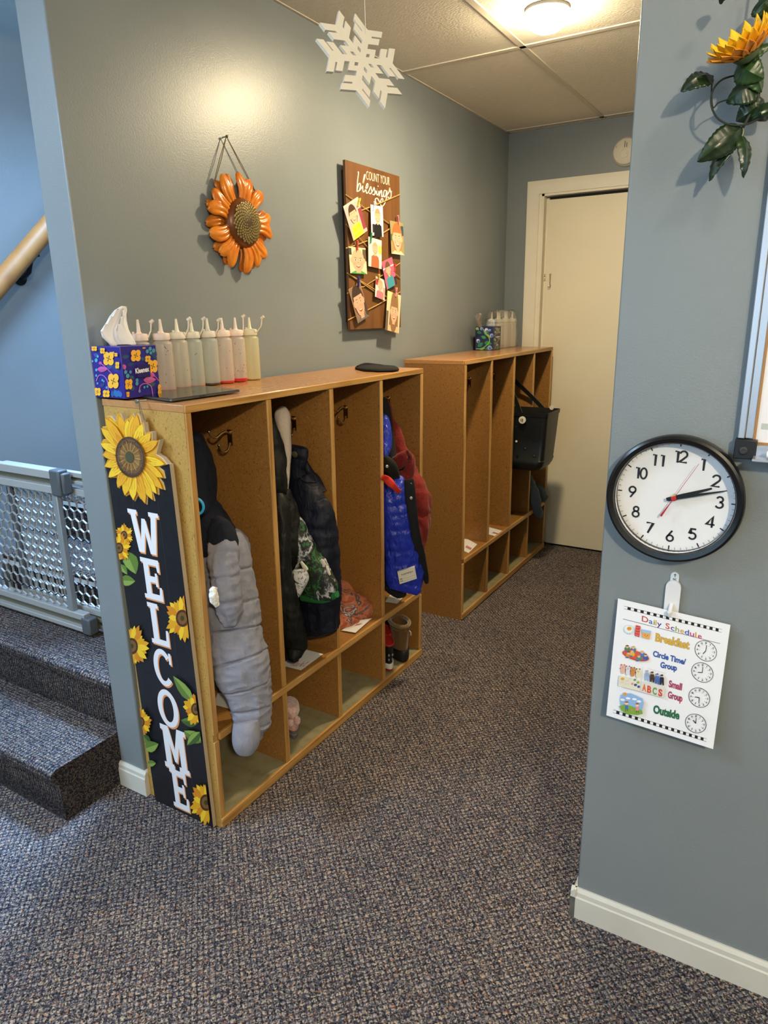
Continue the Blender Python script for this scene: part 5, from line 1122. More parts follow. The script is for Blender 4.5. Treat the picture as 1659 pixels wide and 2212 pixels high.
soft('bootie', [(531, 1560, 27, .43, .03), (532, 1575, 29, .435, .034), (532, 1598, 29, .44, .034), (531, 1615, 24, .44, .03), (531, 1626, 15, .44, .022), (530, 1631, 4, .44, .006)], GREYQ, su, amp=.004, nr=40)
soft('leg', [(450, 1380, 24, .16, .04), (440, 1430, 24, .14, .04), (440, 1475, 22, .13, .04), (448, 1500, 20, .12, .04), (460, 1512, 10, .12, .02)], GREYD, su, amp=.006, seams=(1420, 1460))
q = MB(); cc = onx(.31, 424, 1094); ring = []
for i in range(24):
    a = 2*math.pi*i/24; ring.append(cc+RT*(.019*math.cos(a)*mpp(cc)/mpp(cc))+V((0, 0, .0215*math.sin(a))))
q.tube(ring, .0038, mat('#2f9fd4', .35, name='blue_plastic'), 10, closed=True); tag(q.build('carabiner', None), 'light blue plastic clip ring on the navy hood of the grey snowsuit', 'clip')
# --- black jacket with cream lining
bj = thing('jacket', 'black jacket with cream hood lining hanging in the second cubby bay', 'jacket', (.25, .35, .4))
soft('hood_lining', [(607, 884, 6, .2, .008), (608, 888, 14, .205, .02), (610, 900, 17, .21, .024), (614, 925, 14, .22, .024), (619, 955, 9.5, .23, .02), (621, 990, 7, .24, .016), (621, 1035, 5, .25, .012), (620, 1066, 2.5, .255, .008)], CREAM, bj, amp=.0025, label='cream hood lining')
soft('hood', [(584, 902, 4, .235, .01), (587, 920, 11, .24, .02), (592, 945, 16, .245, .03), (598, 985, 19, .25, .036), (602, 1030, 18, .26, .036), (604, 1060, 17, .26, .03), (604, 1070, 12, .26, .02)], BLKN, bj, amp=.003, fold=.006)
bm = MB(); limb([(610, 1060, 17, .25, .02), (614, 1075, 19, .255, .03), (619, 1105, 25, .262, .034), (623, 1140, 29, .268, .034), (628, 1175, 30, .274, .034), (638, 1208, 24, .279, .028), (650, 1228, 14, .283, .018), (660, 1236, 5, .285, .008)], bm, BLKN, amp=.003, fold=.007); bj_b = bm.build('front', bj, angle=70)
soft('sleeve', [(603, 1068, 12, .27, .025), (608, 1100, 17, .285, .035), (611, 1180, 18, .3, .038), (613, 1240, 19, .305, .038), (619, 1285, 22, .31, .04), (626, 1330, 25, .31, .042), (636, 1370, 26, .31, .042), (641, 1390, 23, .31, .04), (639, 1405, 19, .31, .034), (634, 1418, 14, .31, .03), (633, 1427, 10, .31, .02)], BLKN, bj, amp=.004, fold=.009, seams=(1402,), seam_w=3, nr=90)
lo = onx(.3, 621, 1172); lo = lo-FWH*.012; a_, b_ = RT*mpp(lo), UP*mpp(lo)
P = Print(lo, a_, -b_, None, .5, .0001, n0=.0); P.Nn = -FW; WL = '#d8dce2'
P.stroke([(8*math.sin(R(60*k)), 9*math.cos(R(60*k))) for k in range(6)], 2, WL, closed=True); P.stroke([(-3, -3), (3, -3), (3, 1), (-3, 1), (-3, 4), (3, 4)], 1.8, WL); P.build('logo', bj_b, label='white hexagon logo')
# --- patterned jacket: camouflage print of greens, greys, black and white
m, t_, b_ = nt('camo_print'); v = coords(t_, (1, 1, .8)); n1 = N(t_, 'ShaderNodeTexNoise', Scale=13, Detail=5, Distortion=.25, Roughness=.62); t_.links.new(v, n1.inputs['Vector'])
t_.links.new(ramp(t_, n1.outputs['Fac'], [(0, '#0d100b'), (.36, '#16210f'), (.41, '#27602b'), (.445, '#10120e'), (.49, '#3a3830'), (.515, '#7d7f86'), (.54, '#bdbdba'), (.575, '#55585c'), (.6, '#15160f'), (.645, '#22602a'), (.69, '#12130d')], 'CONSTANT'), b_.inputs['Base Color']); b_.inputs['Roughness'].default_value = .7; CAMO = m
m, t_, b_ = nt('ink_print'); v = coords(t_, (1, 1, .8)); n1 = N(t_, 'ShaderNodeTexNoise', Scale=45, Detail=5, Distortion=1.5, Roughness=.6); t_.links.new(v, n1.inputs['Vector'])
t_.links.new(ramp(t_, n1.outputs['Fac'], [(0, '#2a2a2c'), (.36, '#77777c'), (.42, '#d3cfca'), (.56, '#dedad4'), (.6, '#55565a'), (.66, '#1d1e20')]), b_.inputs['Base Color']); b_.inputs['Roughness'].default_value = .7; INKP = m
pj = thing('jacket', 'green, grey and white camouflage print jacket between the black jacket and navy bib pants', 'jacket', (.25, .45, .5))
soft('sleeve', [(641, 1116, 3, 0.475, 0.008), (645, 1130, 8, 0.476, 0.02), (651, 1160, 17, 0.479, 0.03), (660, 1190, 24, 0.482, 0.034), (668, 1215, 32, 0.485, 0.036), (678, 1245, 41, 0.488, 0.036), (685, 1268, 43, 0.49, 0.034), (689, 1282, 39, 0.492, 0.03), (690, 1291, 34, 0.492, 0.022)], CAMO, pj, amp=.003, fold=.006, seams=(1208, 1280), seam_w=3, nr=90, plane='y')
soft('hem', [(652, 1283, 8, 0.492, 0.012), (680, 1287, 8, 0.492, 0.02), (705, 1286, 8, 0.492, 0.02), (726, 1279, 6, 0.491, 0.012)], fabric('green_hem', '#1f6a30', .7, 500), pj, amp=.002, nr=30, ns=20, label='green hem', plane='y')
soft('cuff', [(646, 1230, 12, 0.425, 0.012), (647, 1242, 19, 0.425, 0.02), (643, 1262, 15, 0.425, 0.02), (639, 1282, 9, 0.425, 0.016), (636, 1296, 3, 0.425, 0.008)], INKP, pj, amp=.002, nr=30, label='white cuff with ink line print', plane='y')
soft('reflective_tab', [(650, 1213, 2, .425, .003), (657, 1224, 3.5, .425, .004), (664, 1232, 2, .425, .003)], mat('#cfc6b4', .5), pj, amp=0, nr=12, ns=12, plane='y')
soft('reflective_tab', [(693, 1209, 2, .44, .003), (699, 1217, 4, .44, .004), (699, 1224, 3, .44, .003)], mat('#cfc6b4', .5), pj, amp=0, nr=12, ns=12, plane='y')
soft('reflective_tab', [(705, 1222, 1, .44, .003), (709, 1233, 3, .44, .004), (713, 1242, 1.5, .44, .003)], mat('#cfc6b4', .5), pj, amp=0, nr=12, ns=12, plane='y')
# --- navy bib snow pants
nb_ = thing('bib_pants', 'navy padded bib snow pants hanging at the back of the second cubby bay', 'snow pants', (.15, .5, .45))
soft('bib', [(642, 963, 19, 0.553, 0.008), (642, 968, 21, 0.553, 0.016), (643, 980, 22, 0.553, 0.018), (641, 994, 20, 0.553, 0.016), (638, 1012, 17, 0.553, 0.02), (642, 1035, 21, 0.553, 0.026), (652, 1052, 28, 0.553, 0.034), (660, 1075, 34, 0.553, 0.04), (668, 1100, 40, 0.553, 0.046)], NAVN, nb_, amp=.002, fold=.005, seams=(986,), seam_w=3, plane='y')
soft('back_strap', [(652, 985, 5, 0.585, 0.008), (661, 1005, 6, 0.585, 0.01), (670, 1025, 9, 0.585, 0.014), (681, 1044, 12, 0.585, 0.02), (689, 1065, 14, 0.585, 0.02)], NAVN, nb_, amp=.002, nr=30, ns=20, plane='y')
soft('seat', [(666, 1090, 38, 0.553, 0.04), (674, 1112, 44, 0.553, 0.05), (680, 1145, 45, 0.553, 0.054), (684, 1190, 44, 0.553, 0.056), (688, 1240, 42, 0.553, 0.056), (691, 1300, 40, 0.553, 0.056), (693, 1345, 39, 0.553, 0.052), (696, 1362, 36, 0.553, 0.04), (699, 1371, 26, 0.553, 0.02)], NAVN, nb_, amp=.004, fold=.01, seams=(1108, 1135, 1175, 1215), seam_d=.06, nr=90, plane='y')
q = MB(); q.tube([*[ony(.515, *p) for p in ((648, 1005), (646, 1022), (652, 1036), (664, 1042), (683, 1043))]], .0022, NAVN, 8); q.build('armhole_piping', nb_)
soft('badge', [(631, 979, 2, .525, .003), (637, 982, 4, .525, .004), (642, 984, 2, .525, .003)], mat('#3c3a1e', .6), nb_, amp=0, nr=10, ns=10, plane='y')
q = MB(); limb([(631, 866, 7, .15, .004), (632, 876, 8.5, .152, .007), (630, 895, 8, .152, .007), (628, 908, 6.5, .152, .006), (627, 919, 4, .15, .004)], q, fabric('black_webbing', '#15171c', .9, 600), amp=.0015, nr=20, ns=20); tag(q.build('strap', None, angle=70), 'short black fabric strap over the hook of the second bay', 'strap')
q = MB(); limb([(641, 1290, 4, .2, .012), (643, 1305, 7, .2, .018), (641, 1320, 6, .2, .018), (640, 1330, 2, .2, .008)], q, fabric('coral_cloth', '#c04a50', .8, 500), amp=.003, nr=20, ns=20); tag(q.build('garment', None, angle=70), 'coral pink garment just peeking out behind the black jacket', 'garment')
# --- red fleece hoodie
rh = thing('hooded_fleece', 'dark red fleece hoodie hanging behind the blue vest in the fourth bay', 'hoodie', (.25, 1.1, .6))
soft('body', [(839, 862, 2, 1.185, 0.006), (843, 885, 6, 1.185, 0.015), (848, 920, 11, 1.185, 0.022), (853, 955, 17, 1.185, 0.028), (858, 985, 21, 1.185, 0.034), (866, 1015, 24, 1.17, 0.038), (877, 1045, 28, 1.155, 0.042), (889, 1075, 31, 1.14, 0.044), (897, 1100, 31, 1.127, 0.044), (899, 1125, 27, 1.115, 0.04), (903, 1150, 21, 1.103, 0.034), (909, 1175, 11, 1.09, 0.022), (911, 1192, 4, 1.082, 0.01)], REDF, rh, amp=.004, fold=.009, seams=(1112,), seam_w=6, nr=90, plane='y')
soft('hood_rim', [(848, 1008, 5, 1.115, 0.012), (858, 1000, 8, 1.095, 0.016), (868, 993, 8, 1.095, 0.018), (878, 987, 7, 1.095, 0.018), (886, 990, 7, 1.115, 0.018), (886, 1006, 8, 1.115, 0.02), (880, 1024, 10, 1.115, 0.022), (868, 1034, 10, 1.095, 0.02)], REDF, rh, amp=.003, nr=50, ns=24, plane='y')
soft('hood_lining', [(829, 858, 2, 1.135, 0.006), (834, 880, 6, 1.135, 0.02), (838, 920, 8, 1.135, 0.024), (843, 960, 8, 1.135, 0.024), (848, 990, 8, 1.135, 0.022), (862, 1006, 9, 1.135, 0.016), (874, 996, 6, 1.135, 0.012), (880, 988, 2, 1.135, 0.006)], CHAR, rh, amp=.002, label='charcoal hood lining', plane='y')
# --- blue jacket
bv = thing('vest', 'shiny royal blue padded jacket with black snap placket in the fourth bay', 'jacket', (.33, 1.08, .33))
soft('hood', [(826, 894, 2, 0.275, .008), (830, 905, 10, 0.285, .02), (833, 930, 13, 0.295, .03), (834, 955, 13, 0.305, .032), (833, 975, 10, 0.315, .028), (831, 992, 5, 0.32, .018), (829, 1000, 2, 0.32, .006)], BLUEN, bv, amp=.004)
soft('collar', [(828, 984, 5, 0.32, .015), (835, 996, 10, 0.327, .02), (844, 1010, 13, 0.335, .022), (852, 1024, 10, 0.34, .02), (858, 1036, 5, 0.34, .012), (858, 1040, 2, 0.34, .006)], fabric('olive_black', '#111109', .8, 500), bv, amp=.002, label='black collar flap')
fm = MB(); limb([(849, 1030, 20, 0.325, .016), (851, 1045, 25, 0.335, .024), (854, 1075, 29, 0.345, .03), (858, 1110, 32, 0.353, .034), (863, 1150, 35, 0.361, .036), (868, 1190, 38, 0.368, .038), (872, 1225, 41, 0.373, .038), (874, 1255, 41, 0.377, .036), (872, 1270, 37, 0.379, .028), (870, 1279, 31, 0.379, .016)], fm, BLUEN, amp=.004, fr=20, fold=.008, ff=34., seams=(1090, 1140, 1185, 1215), seam_w=5, seam_d=.1, nr=110, ns=48); vb = fm.build('front', bv, angle=70)
pm = MB(); limb([(883, 1036, 10.0, 0.405, .004), (884, 1045, 11.0, 0.407, .006), (888, 1085, 11.0, 0.415, .007), (893, 1125, 10.0, 0.424, .007), (900, 1165, 10.0, 0.432, .007), (908, 1200, 10.0, 0.437, .007), (916, 1232, 8.0, 0.441, .007), (920, 1250, 6.0, 0.442, .006), (922, 1260, 3.0, 0.442, .003)], pm, fabric('black_placket', '#101114', .8, 500), amp=.002); pk_ = pm.build('placket', bv, angle=70)
for px, py, x in ((887, 1044, .407), (888, 1074, .414), (898, 1133, .425), (911, 1193, .437), (836, 1005, .33)):
    q = MB(); o_ = onx(x, px, py)-FWH*(.013 if px > 850 else .022); ax = -FWH
    q.lathe([(.0, -.004), (.0052, -.004), (.0055, .0016), (.004, .0022), (.0022, .0018), (.0018, .0006), (0, .0006)], o_, mat('#c9c7c0', .3, .8, name='snap_metal'), 18, ax); q.build('snap', pk_ if px > 850 else bv)
q = MB(); limb([(826, 1030, 4, 0.355, .004), (836, 1036, 5.5, 0.359, .005), (848, 1048, 5.5, 0.382, .005), (858, 1059, 5, 0.384, .005), (864, 1063, 3, 0.385, .003)], q, fabric('orange_red_loop', '#c8301e', .7, 500), amp=.001, nr=24, ns=16); q.build('hanging_loop', bv, angle=70, label='orange-red loop')
lq = [(859, 1236), (895, 1224), (901, 1250), (863, 1262)]
LP0 = onx(.376, 872, 1243)-FWH*.05
def vfront(px, py):
    d = ray(px, py); return CAM+d*((LP0-CAM).dot(FWH)/d.dot(FWH))
p4 = [vfront(*p) for p in lq]; U = ((p4[1]-p4[0])+(p4[2]-p4[3]))/2; W = ((p4[3]-p4[0])+(p4[2]-p4[1]))/2; O = sum(p4, V((0, 0, 0)))/4-U/2-W/2; nn = U.cross(W).normalized(); nn = nn if nn.dot(FW) < 0 else -nn
q = MB(); q.obox(O-nn*.012, U, W, nn*.012, mat('#d8d2c2', .8, name='label_cloth')); lbm = q.build('name_label', vb, label='white sewn-in name label')
P = Print(O, U, W, None, .6, .00005); P.Nn = nn; P.text('This jacket belongs to', (.16, .36), (.86, .36), (.16, .24), '#2a2a2c', .02); P.text('NAME', (.05, .68), (.2, .68), (.05, .58), '#2a2a2c', .02); P.text('PHONE', (.05, .86), (.22, .86), (.05, .76), '#2a2a2c', .02)
for y in (.68, .86): P.stroke([(.25, y), (.95, y)], .012, '#5a5a5c')
P.build('label_print', lbm)
soft('lower_hem', [(832, 1262, 6, .3, .02), (845, 1272, 8, .315, .024), (860, 1280, 7, .325, .022), (872, 1282, 4, .33, .014)], fabric('black_hem', '#101114', .8, 500), bv, amp=.003, nr=24, ns=20)
soft('inner_side', [(830, 1200, 6, .27, .02), (834, 1230, 8, .275, .025), (838, 1258, 8, .28, .025), (838, 1272, 4, .28, .012)], NAVN, bv, amp=.003, nr=24, ns=20)
# --- folded bundle
m, t_, b_ = nt('blanket_print'); v = coords(t_, (1, 1.4, 2.2)); n1 = N(t_, 'ShaderNodeTexNoise', Scale=12, Detail=4, Distortion=.8); t_.links.new(v, n1.inputs['Vector'])
t_.links.new(ramp(t_, n1.outputs['Fac'], [(0, '#d8c8bc'), (.36, '#8a4a34'), (.42, '#a8583a'), (.47, '#c0785a'), (.52, '#b06a4c'), (.56, '#5d4a44'), (.59, '#2f4a74'), (.62, '#c9b8aa'), (.68, '#8a4a34')]), b_.inputs['Base Color']); b_.inputs['Roughness'].default_value = .9; BLK = m
PEACH = fabric('peach_fleece', '#b06a50', .95, 300, .2, .3, .4)
fb_ = thing('blanket', 'rolled peach and brown printed blanket on the third bay shelf', 'blanket', (.2, .75, .32))
soft('outer_fold', [(722, 1292, 16, .13, .03), (740, 1288, 22, .14, .06), (765, 1294, 22, .16, .075), (790, 1300, 19, .19, .07), (804, 1302, 14, .2, .05), (811, 1304, 4, .2, .02)], PEACH, fb_, amp=.007, nr=50)
soft('inner_roll', [(722, 1322, 24, .19, .04), (742, 1322, 27, .2, .06), (762, 1326, 24, .215, .06), (785, 1328, 20, .23, .05), (800, 1322, 14, .23, .035), (806, 1320, 4, .23, .012)], BLK, fb_, amp=.006, fr=22, fold=.012, nr=60, seams=())
soft('inner_fold', [(724, 1348, 6, .235, .02), (742, 1346, 10, .24, .03), (765, 1345, 9, .245, .03), (785, 1338, 6, .245, .02)], BLK, fb_, amp=.006, fr=30, nr=40)
# ================================================================= name cards on the shelves
CARD = mat('#d9d7d6', .7, name='card')
def card(quad, z, label, writing=None, wcol='#a8323a'):
    p4 = [onz(z, *p) for p in quad]; t = thing('name_card', label, 'card', tuple(p4[0]), 'name cards on the cubby shelves')
    q = MB(); q.prism(p4, V((0, 0, .0008)), CARD); c_ = q.build('card', t)
    U = p4[1]-p4[0]; W = p4[3]-p4[0]
    if writing:
        P = Print(p4[0]+V((0, 0, .0008)), U, W, None, .7, .00005, n0=.0001); P.Nn = V((0, 0, 1)); writing(P, wcol); P.build('handwriting', c_)
def wr1(P, c):
    for s_ in ([(.42, .93), (.36, .62)], [(.36, .66), (.44, .6), (.47, .7), (.39, .78)], [(.41, .78), (.5, .9)], [(.5, .82), (.56, .76), (.53, .7), (.5, .8), (.56, .9), (.6, .82)], [(.6, .7), (.62, .88), (.62, .78), (.68, .7)], [(.69, .55), (.73, .86)], [(.73, .78), (.79, .7), (.76, .64), (.73, .74), (.79, .84), (.84, .74)], [(.84, .5), (.88, .8), (.92, .76)], [(.82, .62), (.9, .58)]): P.stroke(s_, .016, c, smooth=10)
    for s_ in ([(.06, .6), (.12, .45), (.2, .55), (.16, .75), (.08, .78), (.06, .6)], [(.26, .6), (.31, .56), (.28, .66), (.33, .7), (.28, .78)]): P.stroke(s_, .013, '#4a3f44', smooth=14)
SZ = SH+.003
card([(655, 1402), (698, 1413), (650, 1448), (606, 1437)], SZ, 'white name card with red handwriting on the second bay shelf, under the black sleeve', lambda P, c: wr1(P, c))
def wr2(P, c):
    for k in range(5): P.stroke([(.5+.08*k, .7), (.52+.08*k, .45), (.54+.08*k, .66), (.57+.08*k, .5)], .018, c, smooth=8)
card([(772, 1340), (803, 1336), (768, 1367), (737, 1362)], SZ, 'white name card on the third bay shelf, in front of the rolled blanket', wr2)
card([(470, 1497), (505, 1500), (503, 1533), (462, 1522)], SZ, 'white name card on the nearest bay shelf, behind the grey snowsuit leg')
card([(846, 1280), (880, 1282), (858, 1304), (832, 1300)], SZ, 'shaded white name card under the blue jacket on the fourth bay shelf')
SZ2 = SH+.0012
card([(1003, 1161), (1031, 1176), (1012, 1195), (985, 1182)], SZ2, 'white name card on the far cubby shelf, in its first bay', wr2)
card([(1057, 1139), (1086, 1147), (1072, 1159), (1045, 1152)], SZ2, 'white name card on the far cubby shelf, in its second bay', wr2)
# ================================================================= footwear in the near cubby's lower bays
def shoe(t, base, ang, length, wid, hgt, sole, mats, shaft_r=None, toe=.55, fluff=0., kind='boot'):
    """heel at base, toe pointing along ang"""
    d = V((math.cos(ang), math.sin(ang), 0)); s_ = V((-d.y, d.x, 0)); b0 = V(base)
    def ringat(z, k0, k1, w, n=28):
        r = []
        for i in range(n):
            a = 2*math.pi*i/n; c, sn_ = math.cos(a), math.sin(a); x_ = (k0+k1)/2+(k1-k0)/2*math.copysign(abs(c)**.8, c); w_ = w*(1-.18*max(0, -c)); r.append(b0+d*x_*length+s_*sn_*w_*wid/2+V((0, 0, z)))
        return r
    q = MB(); q.loft([ringat(0, .02, .98, .92), ringat(sole*.3, 0, 1, 1), ringat(sole*.95, 0, 1, 1), ringat(sole, .02, .98, .94)], mats[0]); so = q.build('sole', t)
    q = MB(); zt_ = hgt
    q.loft([ringat(sole*.98, .03, .97, .93), ringat(sole+.25*(hgt*.35), .03, .96, .95), ringat(hgt*.35, .04, .88, .9), ringat(hgt*.45, .04, .72, .84), ringat(hgt*.55, .03, .62, .82), ringat(hgt*.8, .02, .6, .86), ringat(hgt, .0, .62, .92), ringat(hgt+.003, .03, .59, .84), ringat(hgt-.03, .05, .57, .76)], mats[1]); up = q.build('upper', t, angle=70)
    return so, up, d, s_, b0, ringat
OLZ = .0375
tb_m = fabric('tan_suede', '#5f4220', .9, 400, .2, .2, .3); rub = mat('#15140f', .5, name='black_rubber')
bb = onz(OLZ, 884, 1432); tb_o = thing('winter_boot', 'tan suede winter boot with black rubber foot in the fourth lower bay', 'boot', tuple(bb), 'boots in the lower bays')
so, up, d, s_, b0, rg = shoe(tb_o, (.338, bb.y-.005, OLZ), R(142), .19, .085, .165, .018, (rub, tb_m))
q = MB(); q.loft([rg(.016, -.01, 1.0, 1.02), rg(.03, -.015, 1.0, 1.02), rg(.048, -.01, .95, 1.0), rg(.052, .0, .9, .95)], rub); q.build('rubber_shell', tb_o)
q = MB(); q.tube([p for p in rg(.166, -.0, .62, .92)], .008, fabric('tan_pile', '#6e5530', 1., 250, .3, .5), 10, closed=True); q.build('collar', tb_o)
q = MB(); pts_ = [p+(p-(b0+d*.08))*.03 for p in rg(.14, .0, .61, .9)]; q.tube(pts_, .0025, tb_m, 6, closed=True); q.build('seam', up)
lp_ = b0-d*.004+V((0, 0, .145)); q = MB(); q.obox(lp_-s_*.008-d*.003, s_*.016, -d*.004, V((0, 0, .02)), tb_m); q.build('pull_tab', tb_o)
q = MB(); q.obox(b0+s_*(-.034)+d*.02+V((0, 0, .11)), d*.022, -s_*.004, V((0, 0, .016)), mat('#b5a88c', .7)); q.build('brand_tag', tb_o)
RED = mat('#a8201c', .6, name='red_cloth'); BLKL = fabric('black_leather', '#121214', .5, 300); WSO = mat('#dcd8d2', .5, name='white_midsole')
for k, (px, py, lb) in enumerate(((846, 1451, 'black and red high-top sneaker in front, in the fourth lower bay'), (846, 1424, 'black and red high-top sneaker behind its pair, in the fourth lower bay'))):
    bb = onz(OLZ, px, py); t = thing('high_top_sneaker', lb, 'shoe', tuple(bb), 'pair of high-top sneakers')
    so, up, d, s_, b0, rg = shoe(t, (bb.x-.004, bb.y+(0.0 if k == 0 else -.012), OLZ), R(140), .18, .062, .118, .012, (RED, BLKL))
    q = MB(); q.loft([rg(.011, -.01, 1.0, 1.02), rg(.03, -.015, 1.0, 1.02), rg(.032, .0, .97, .96)], WSO); q.build('midsole', t)
    q = MB(); q.tube(rg(.118, .0, .62, .92), .0045, RED, 8, closed=True); q.loft([rg(.119, .04, .58, .8), rg(.08, .06, .56, .7)], RED); q.build('collar', t)
    q = MB()
    for j in range(4):
        z = .05+.016*j; c_ = b0+d*(.1-.006*j)+V((0, 0, z)); q.tube([c_+s_*.028+d*-.03, c_+s_*.014+d*.012+V((0, 0, .012)), c_-s_*.014+d*.012, c_-s_*.03+d*-.03], .0018, RED, 6)
    c_ = b0+s_*.032+d*.05+V((0, 0, .095)); q.tube([tuple(v) for v in cat_rom([c_, c_+s_*.012+V((0, 0, .016)), c_+s_*.016-d*.01, c_+s_*.008+V((0, 0, -.03)), c_+s_*.006-d*.005+V((0, 0, -.06))], 16)], .002, RED, 6); q.build('laces', t)
    q = MB()
    for z in (.055, .075):
        for dx in (-.008, .008):
            c_ = b0-d*.001+s_*dx+V((0, 0, z)); q.obox(c_-s_*.004, s_*.008, -d*.0022, V((0, 0, .003)), mat('#8d8d92', .5)); q.obox(c_-s_*.0015+V((0, 0, -.004)), s_*.003, -d*.0022, V((0, 0, .011)), mat('#8d8d92', .5))
    q.build('heel_emblem', up)
PINK = fabric('pink_suede', '#c79c97', .9, 400, .12, .3, .3); PFUR = fabric('pink_fur', '#d6b0aa', 1., 160, .25, .6, .8)
bb = onz(OLZ, 637, 1597); pb_ = thing('fur_boot', 'small pink fur-topped boot with grey sole in the second lower bay', 'boot', tuple(bb), 'boots in the lower bays')
GS = mat('#5c5a5c', .6, name='grey_rubber')
so, up, d, s_, b0, rg = shoe(pb_, (bb.x, bb.y, OLZ), R(140), .135, .05, .1, .03, (GS, PINK))
q = MB()
ring_sets = []
for z, k in ((.082, .86), (.09, 1.12), (.103, 1.28), (.118, 1.24), (.126, .95), (.122, .6)):
    rr_ = rg(z, 0, .6, .92); c_ = sum(rr_, V((0, 0, 0)))/len(rr_); ring_sets.append([c_+(p-c_)*k*(1+.08*noise.noise(p*120)) for p in rr_])
q.loft(ring_sets, PFUR); q.build('fur_cuff', pb_, angle=80)
q = MB(); q.ball(b0-s_*.012-d*.004+V((0, 0, .075)), .011, PFUR, 14, (1, 1, 1.5)); q.ball(b0+s_*.012-d*.002+V((0, 0, .07)), .010, PFUR, 14, (1, 1, 1.4)); q.build('pompom', pb_)
q = MB(); q.tube(rg(.036, -.01, .99, .98), .0022, mat('#c9948c', .6), 6, closed=True); q.tube(rg(.018, -.01, 1.0, 1.), .0018, mat('#77757a', .6), 6, closed=True); q.build('welt', pb_)
# ================================================================= far cubby: tote bag, cap, jeans
EVA = mat('#0d0e0b', .42, name='black_eva'); SNB = mat('#d9d2c0', .4, name='white_button')
ybF = 2.352
cR = ony(ybF, 1172, 1012); cT = ony(ybF, 1170, 905)
zb0, zt0 = ony(ybF, 1165, 1021).z, ony(ybF, 1172, 893).z
xr_b, xr_t = .475, .515
tt_ = thing('tote_bag', 'black perforated rubber tote bag hanging out of the far cubby', 'tote bag', (.3, 2.46, zb0))
q = MB()
def bring(z, x0, x1, y0, y1, rad, n=6):
    out_ = []
    for cx, cy, a0 in ((x1-rad, y1-rad, 0), (x0+rad, y1-rad, 90), (x0+rad, y0+rad, 180), (x1-rad, y0+rad, 270)):
        for i in range(n): a = R(a0+90*i/(n-1)); out_.append(V((cx+rad*math.cos(a), cy+rad*math.sin(a), z)))
    return out_
hh = zt0-zb0
lay = [(0, .15, .45, 2.375, 2.53, .04), (.03, .14, .475, 2.36, 2.548, .035), (.1, .135, .49, 2.354, 2.558, .03), (.18, .13, .497, 2.351, 2.563, .028), (.19, .13, .494, 2.354, 2.56, .028), (.6, .115, .502, 2.349, 2.57, .026), (.93, .105, .508, 2.345, 2.575, .024), (.935, .1, .511, 2.341, 2.579, .024), (1.0, .1, .513, 2.339, 2.581, .024), (1.0, .104, .509, 2.343, 2.577, .022), (.9, .11, .5, 2.35, 2.57, .022), (.25, .14, .46, 2.372, 2.54, .025)]
q.loft([bring(zb0+hh*a, x0, x1, y0, y1, rd) for a, x0, x1, y0, y1, rd in lay], EVA); body = q.build('body', tt_, bevel=0, angle=50)
q = MB(); HO = mat('#030303', .9, name='hole_dark')
for (px, py, c_) in ((1115, 921, 0), (1151, 918, 0), (1134, 936, 0), (1116, 953, 1), (1152, 952, 0), (1135, 968, 2), (1118, 985, 0), (1154, 984, 2)):
    o_ = ony(2.3515, px, py); rel = (o_.z-zb0)/hh; yy = 2.3535-.0085*max(0, (rel-.18))/.75-.0008
    o_.y = yy; q.lathe([(0, 0), (.0085, 0), (.0085, .0012), (.0065, .0012), (.006, -.001), (0, -.001)], o_, EVA, 18, (0, -1, 0)); q.lathe([(0, -.0), (.0064, 0), (.0064, .0008), (0, .0008)], o_, SNB if c_ == 1 else (mat('#3a3a38', .6) if c_ == 2 else HO), 16, (0, -1, 0))
q.build('perforations', body)
q = MB()
for k in range(7): 
    o_ = V((.472-.006*(k % 2), 2.385+.024*k, zb0+.012)); q.obox(o_, V((.004, 0, 0)), V((0, .01, .0)), V((.008, .012, .045)), EVA)
q.build('tread', body)
sb_ = ony(2.333, 1129, 907); hkp = V((.2, 2.33, 1.12))
for k, (A, ypl) in enumerate(((sb_, 2.333), (V((.42, 2.585, zt0-.02)), 2.588))):
    q = MB(); B = V((.2, 2.50+.02*k, 1.15)); 
    B2 = V((.2-.03, 2.46+.04*k, 1.152)); A2 = V((.17, A.y, A.z))
    pts_ = [tuple(v) for v in cat_rom([A-V((0, 0, .02)), A, A+(B-A)*.35+V((.0, .01, .0)), A+(B-A)*.75, B, B2, B2+(A2-B2)*.4, A2, A2-V((0, 0, .02))], 40)]
    up_ = None; rings = []
    for i, p in enumerate(pts_):
        p = V(p); tdir = (V(pts_[min(i+1, 39)])-V(pts_[max(i-1, 0)])).normalized(); n_ = V((0, 1, 0)); n_ = (n_-tdir*n_.dot(tdir)).normalized(); w_ = tdir.cross(n_)
        rings.append([p+w_*.011+n_*.003, p-w_*.011+n_*.003, p-w_*.011-n_*.003, p+w_*.011-n_*.003])
    q.loft(rings, EVA); st_ = q.build('strap', tt_)
    if k: continue
    q = MB(); q.lathe([(0, -.001), (.0195 if k == 0 else .014, -.001), (.0195 if k == 0 else .014, .005), (.014, .006), (0, .006)], V((A.x, A.y-.003 if k == 0 else A.y-.26, A.z)), SNB, 28, (0, -1, 0)); bt = q.build('button', tt_, label='white round button')
    if k == 0:
        P = Print(V((A.x-.0195, A.y-.009, A.z+.0195)), (.039, 0, 0), (0, 0, -.039), None, .5); P.Nn = V((0, -1, 0)); P.stroke(arc(.44, .5, .13, .14, 0, 360, 20), .07, '#1a1a1a'); P.stroke([(.6, .34), (.57, .82)], .07, '#1a1a1a'); P.build('letter_mark', bt)
for k in range(1):
    q = MB(); P0_ = ony(2.60, 1160, 900); q.lathe([(0, 0), (.012, 0), (.012, .005), (0, .006)], V((.46, 2.578, zt0+.002)), SNB, 24, (0, -1, 0)); q.build('button', tt_)
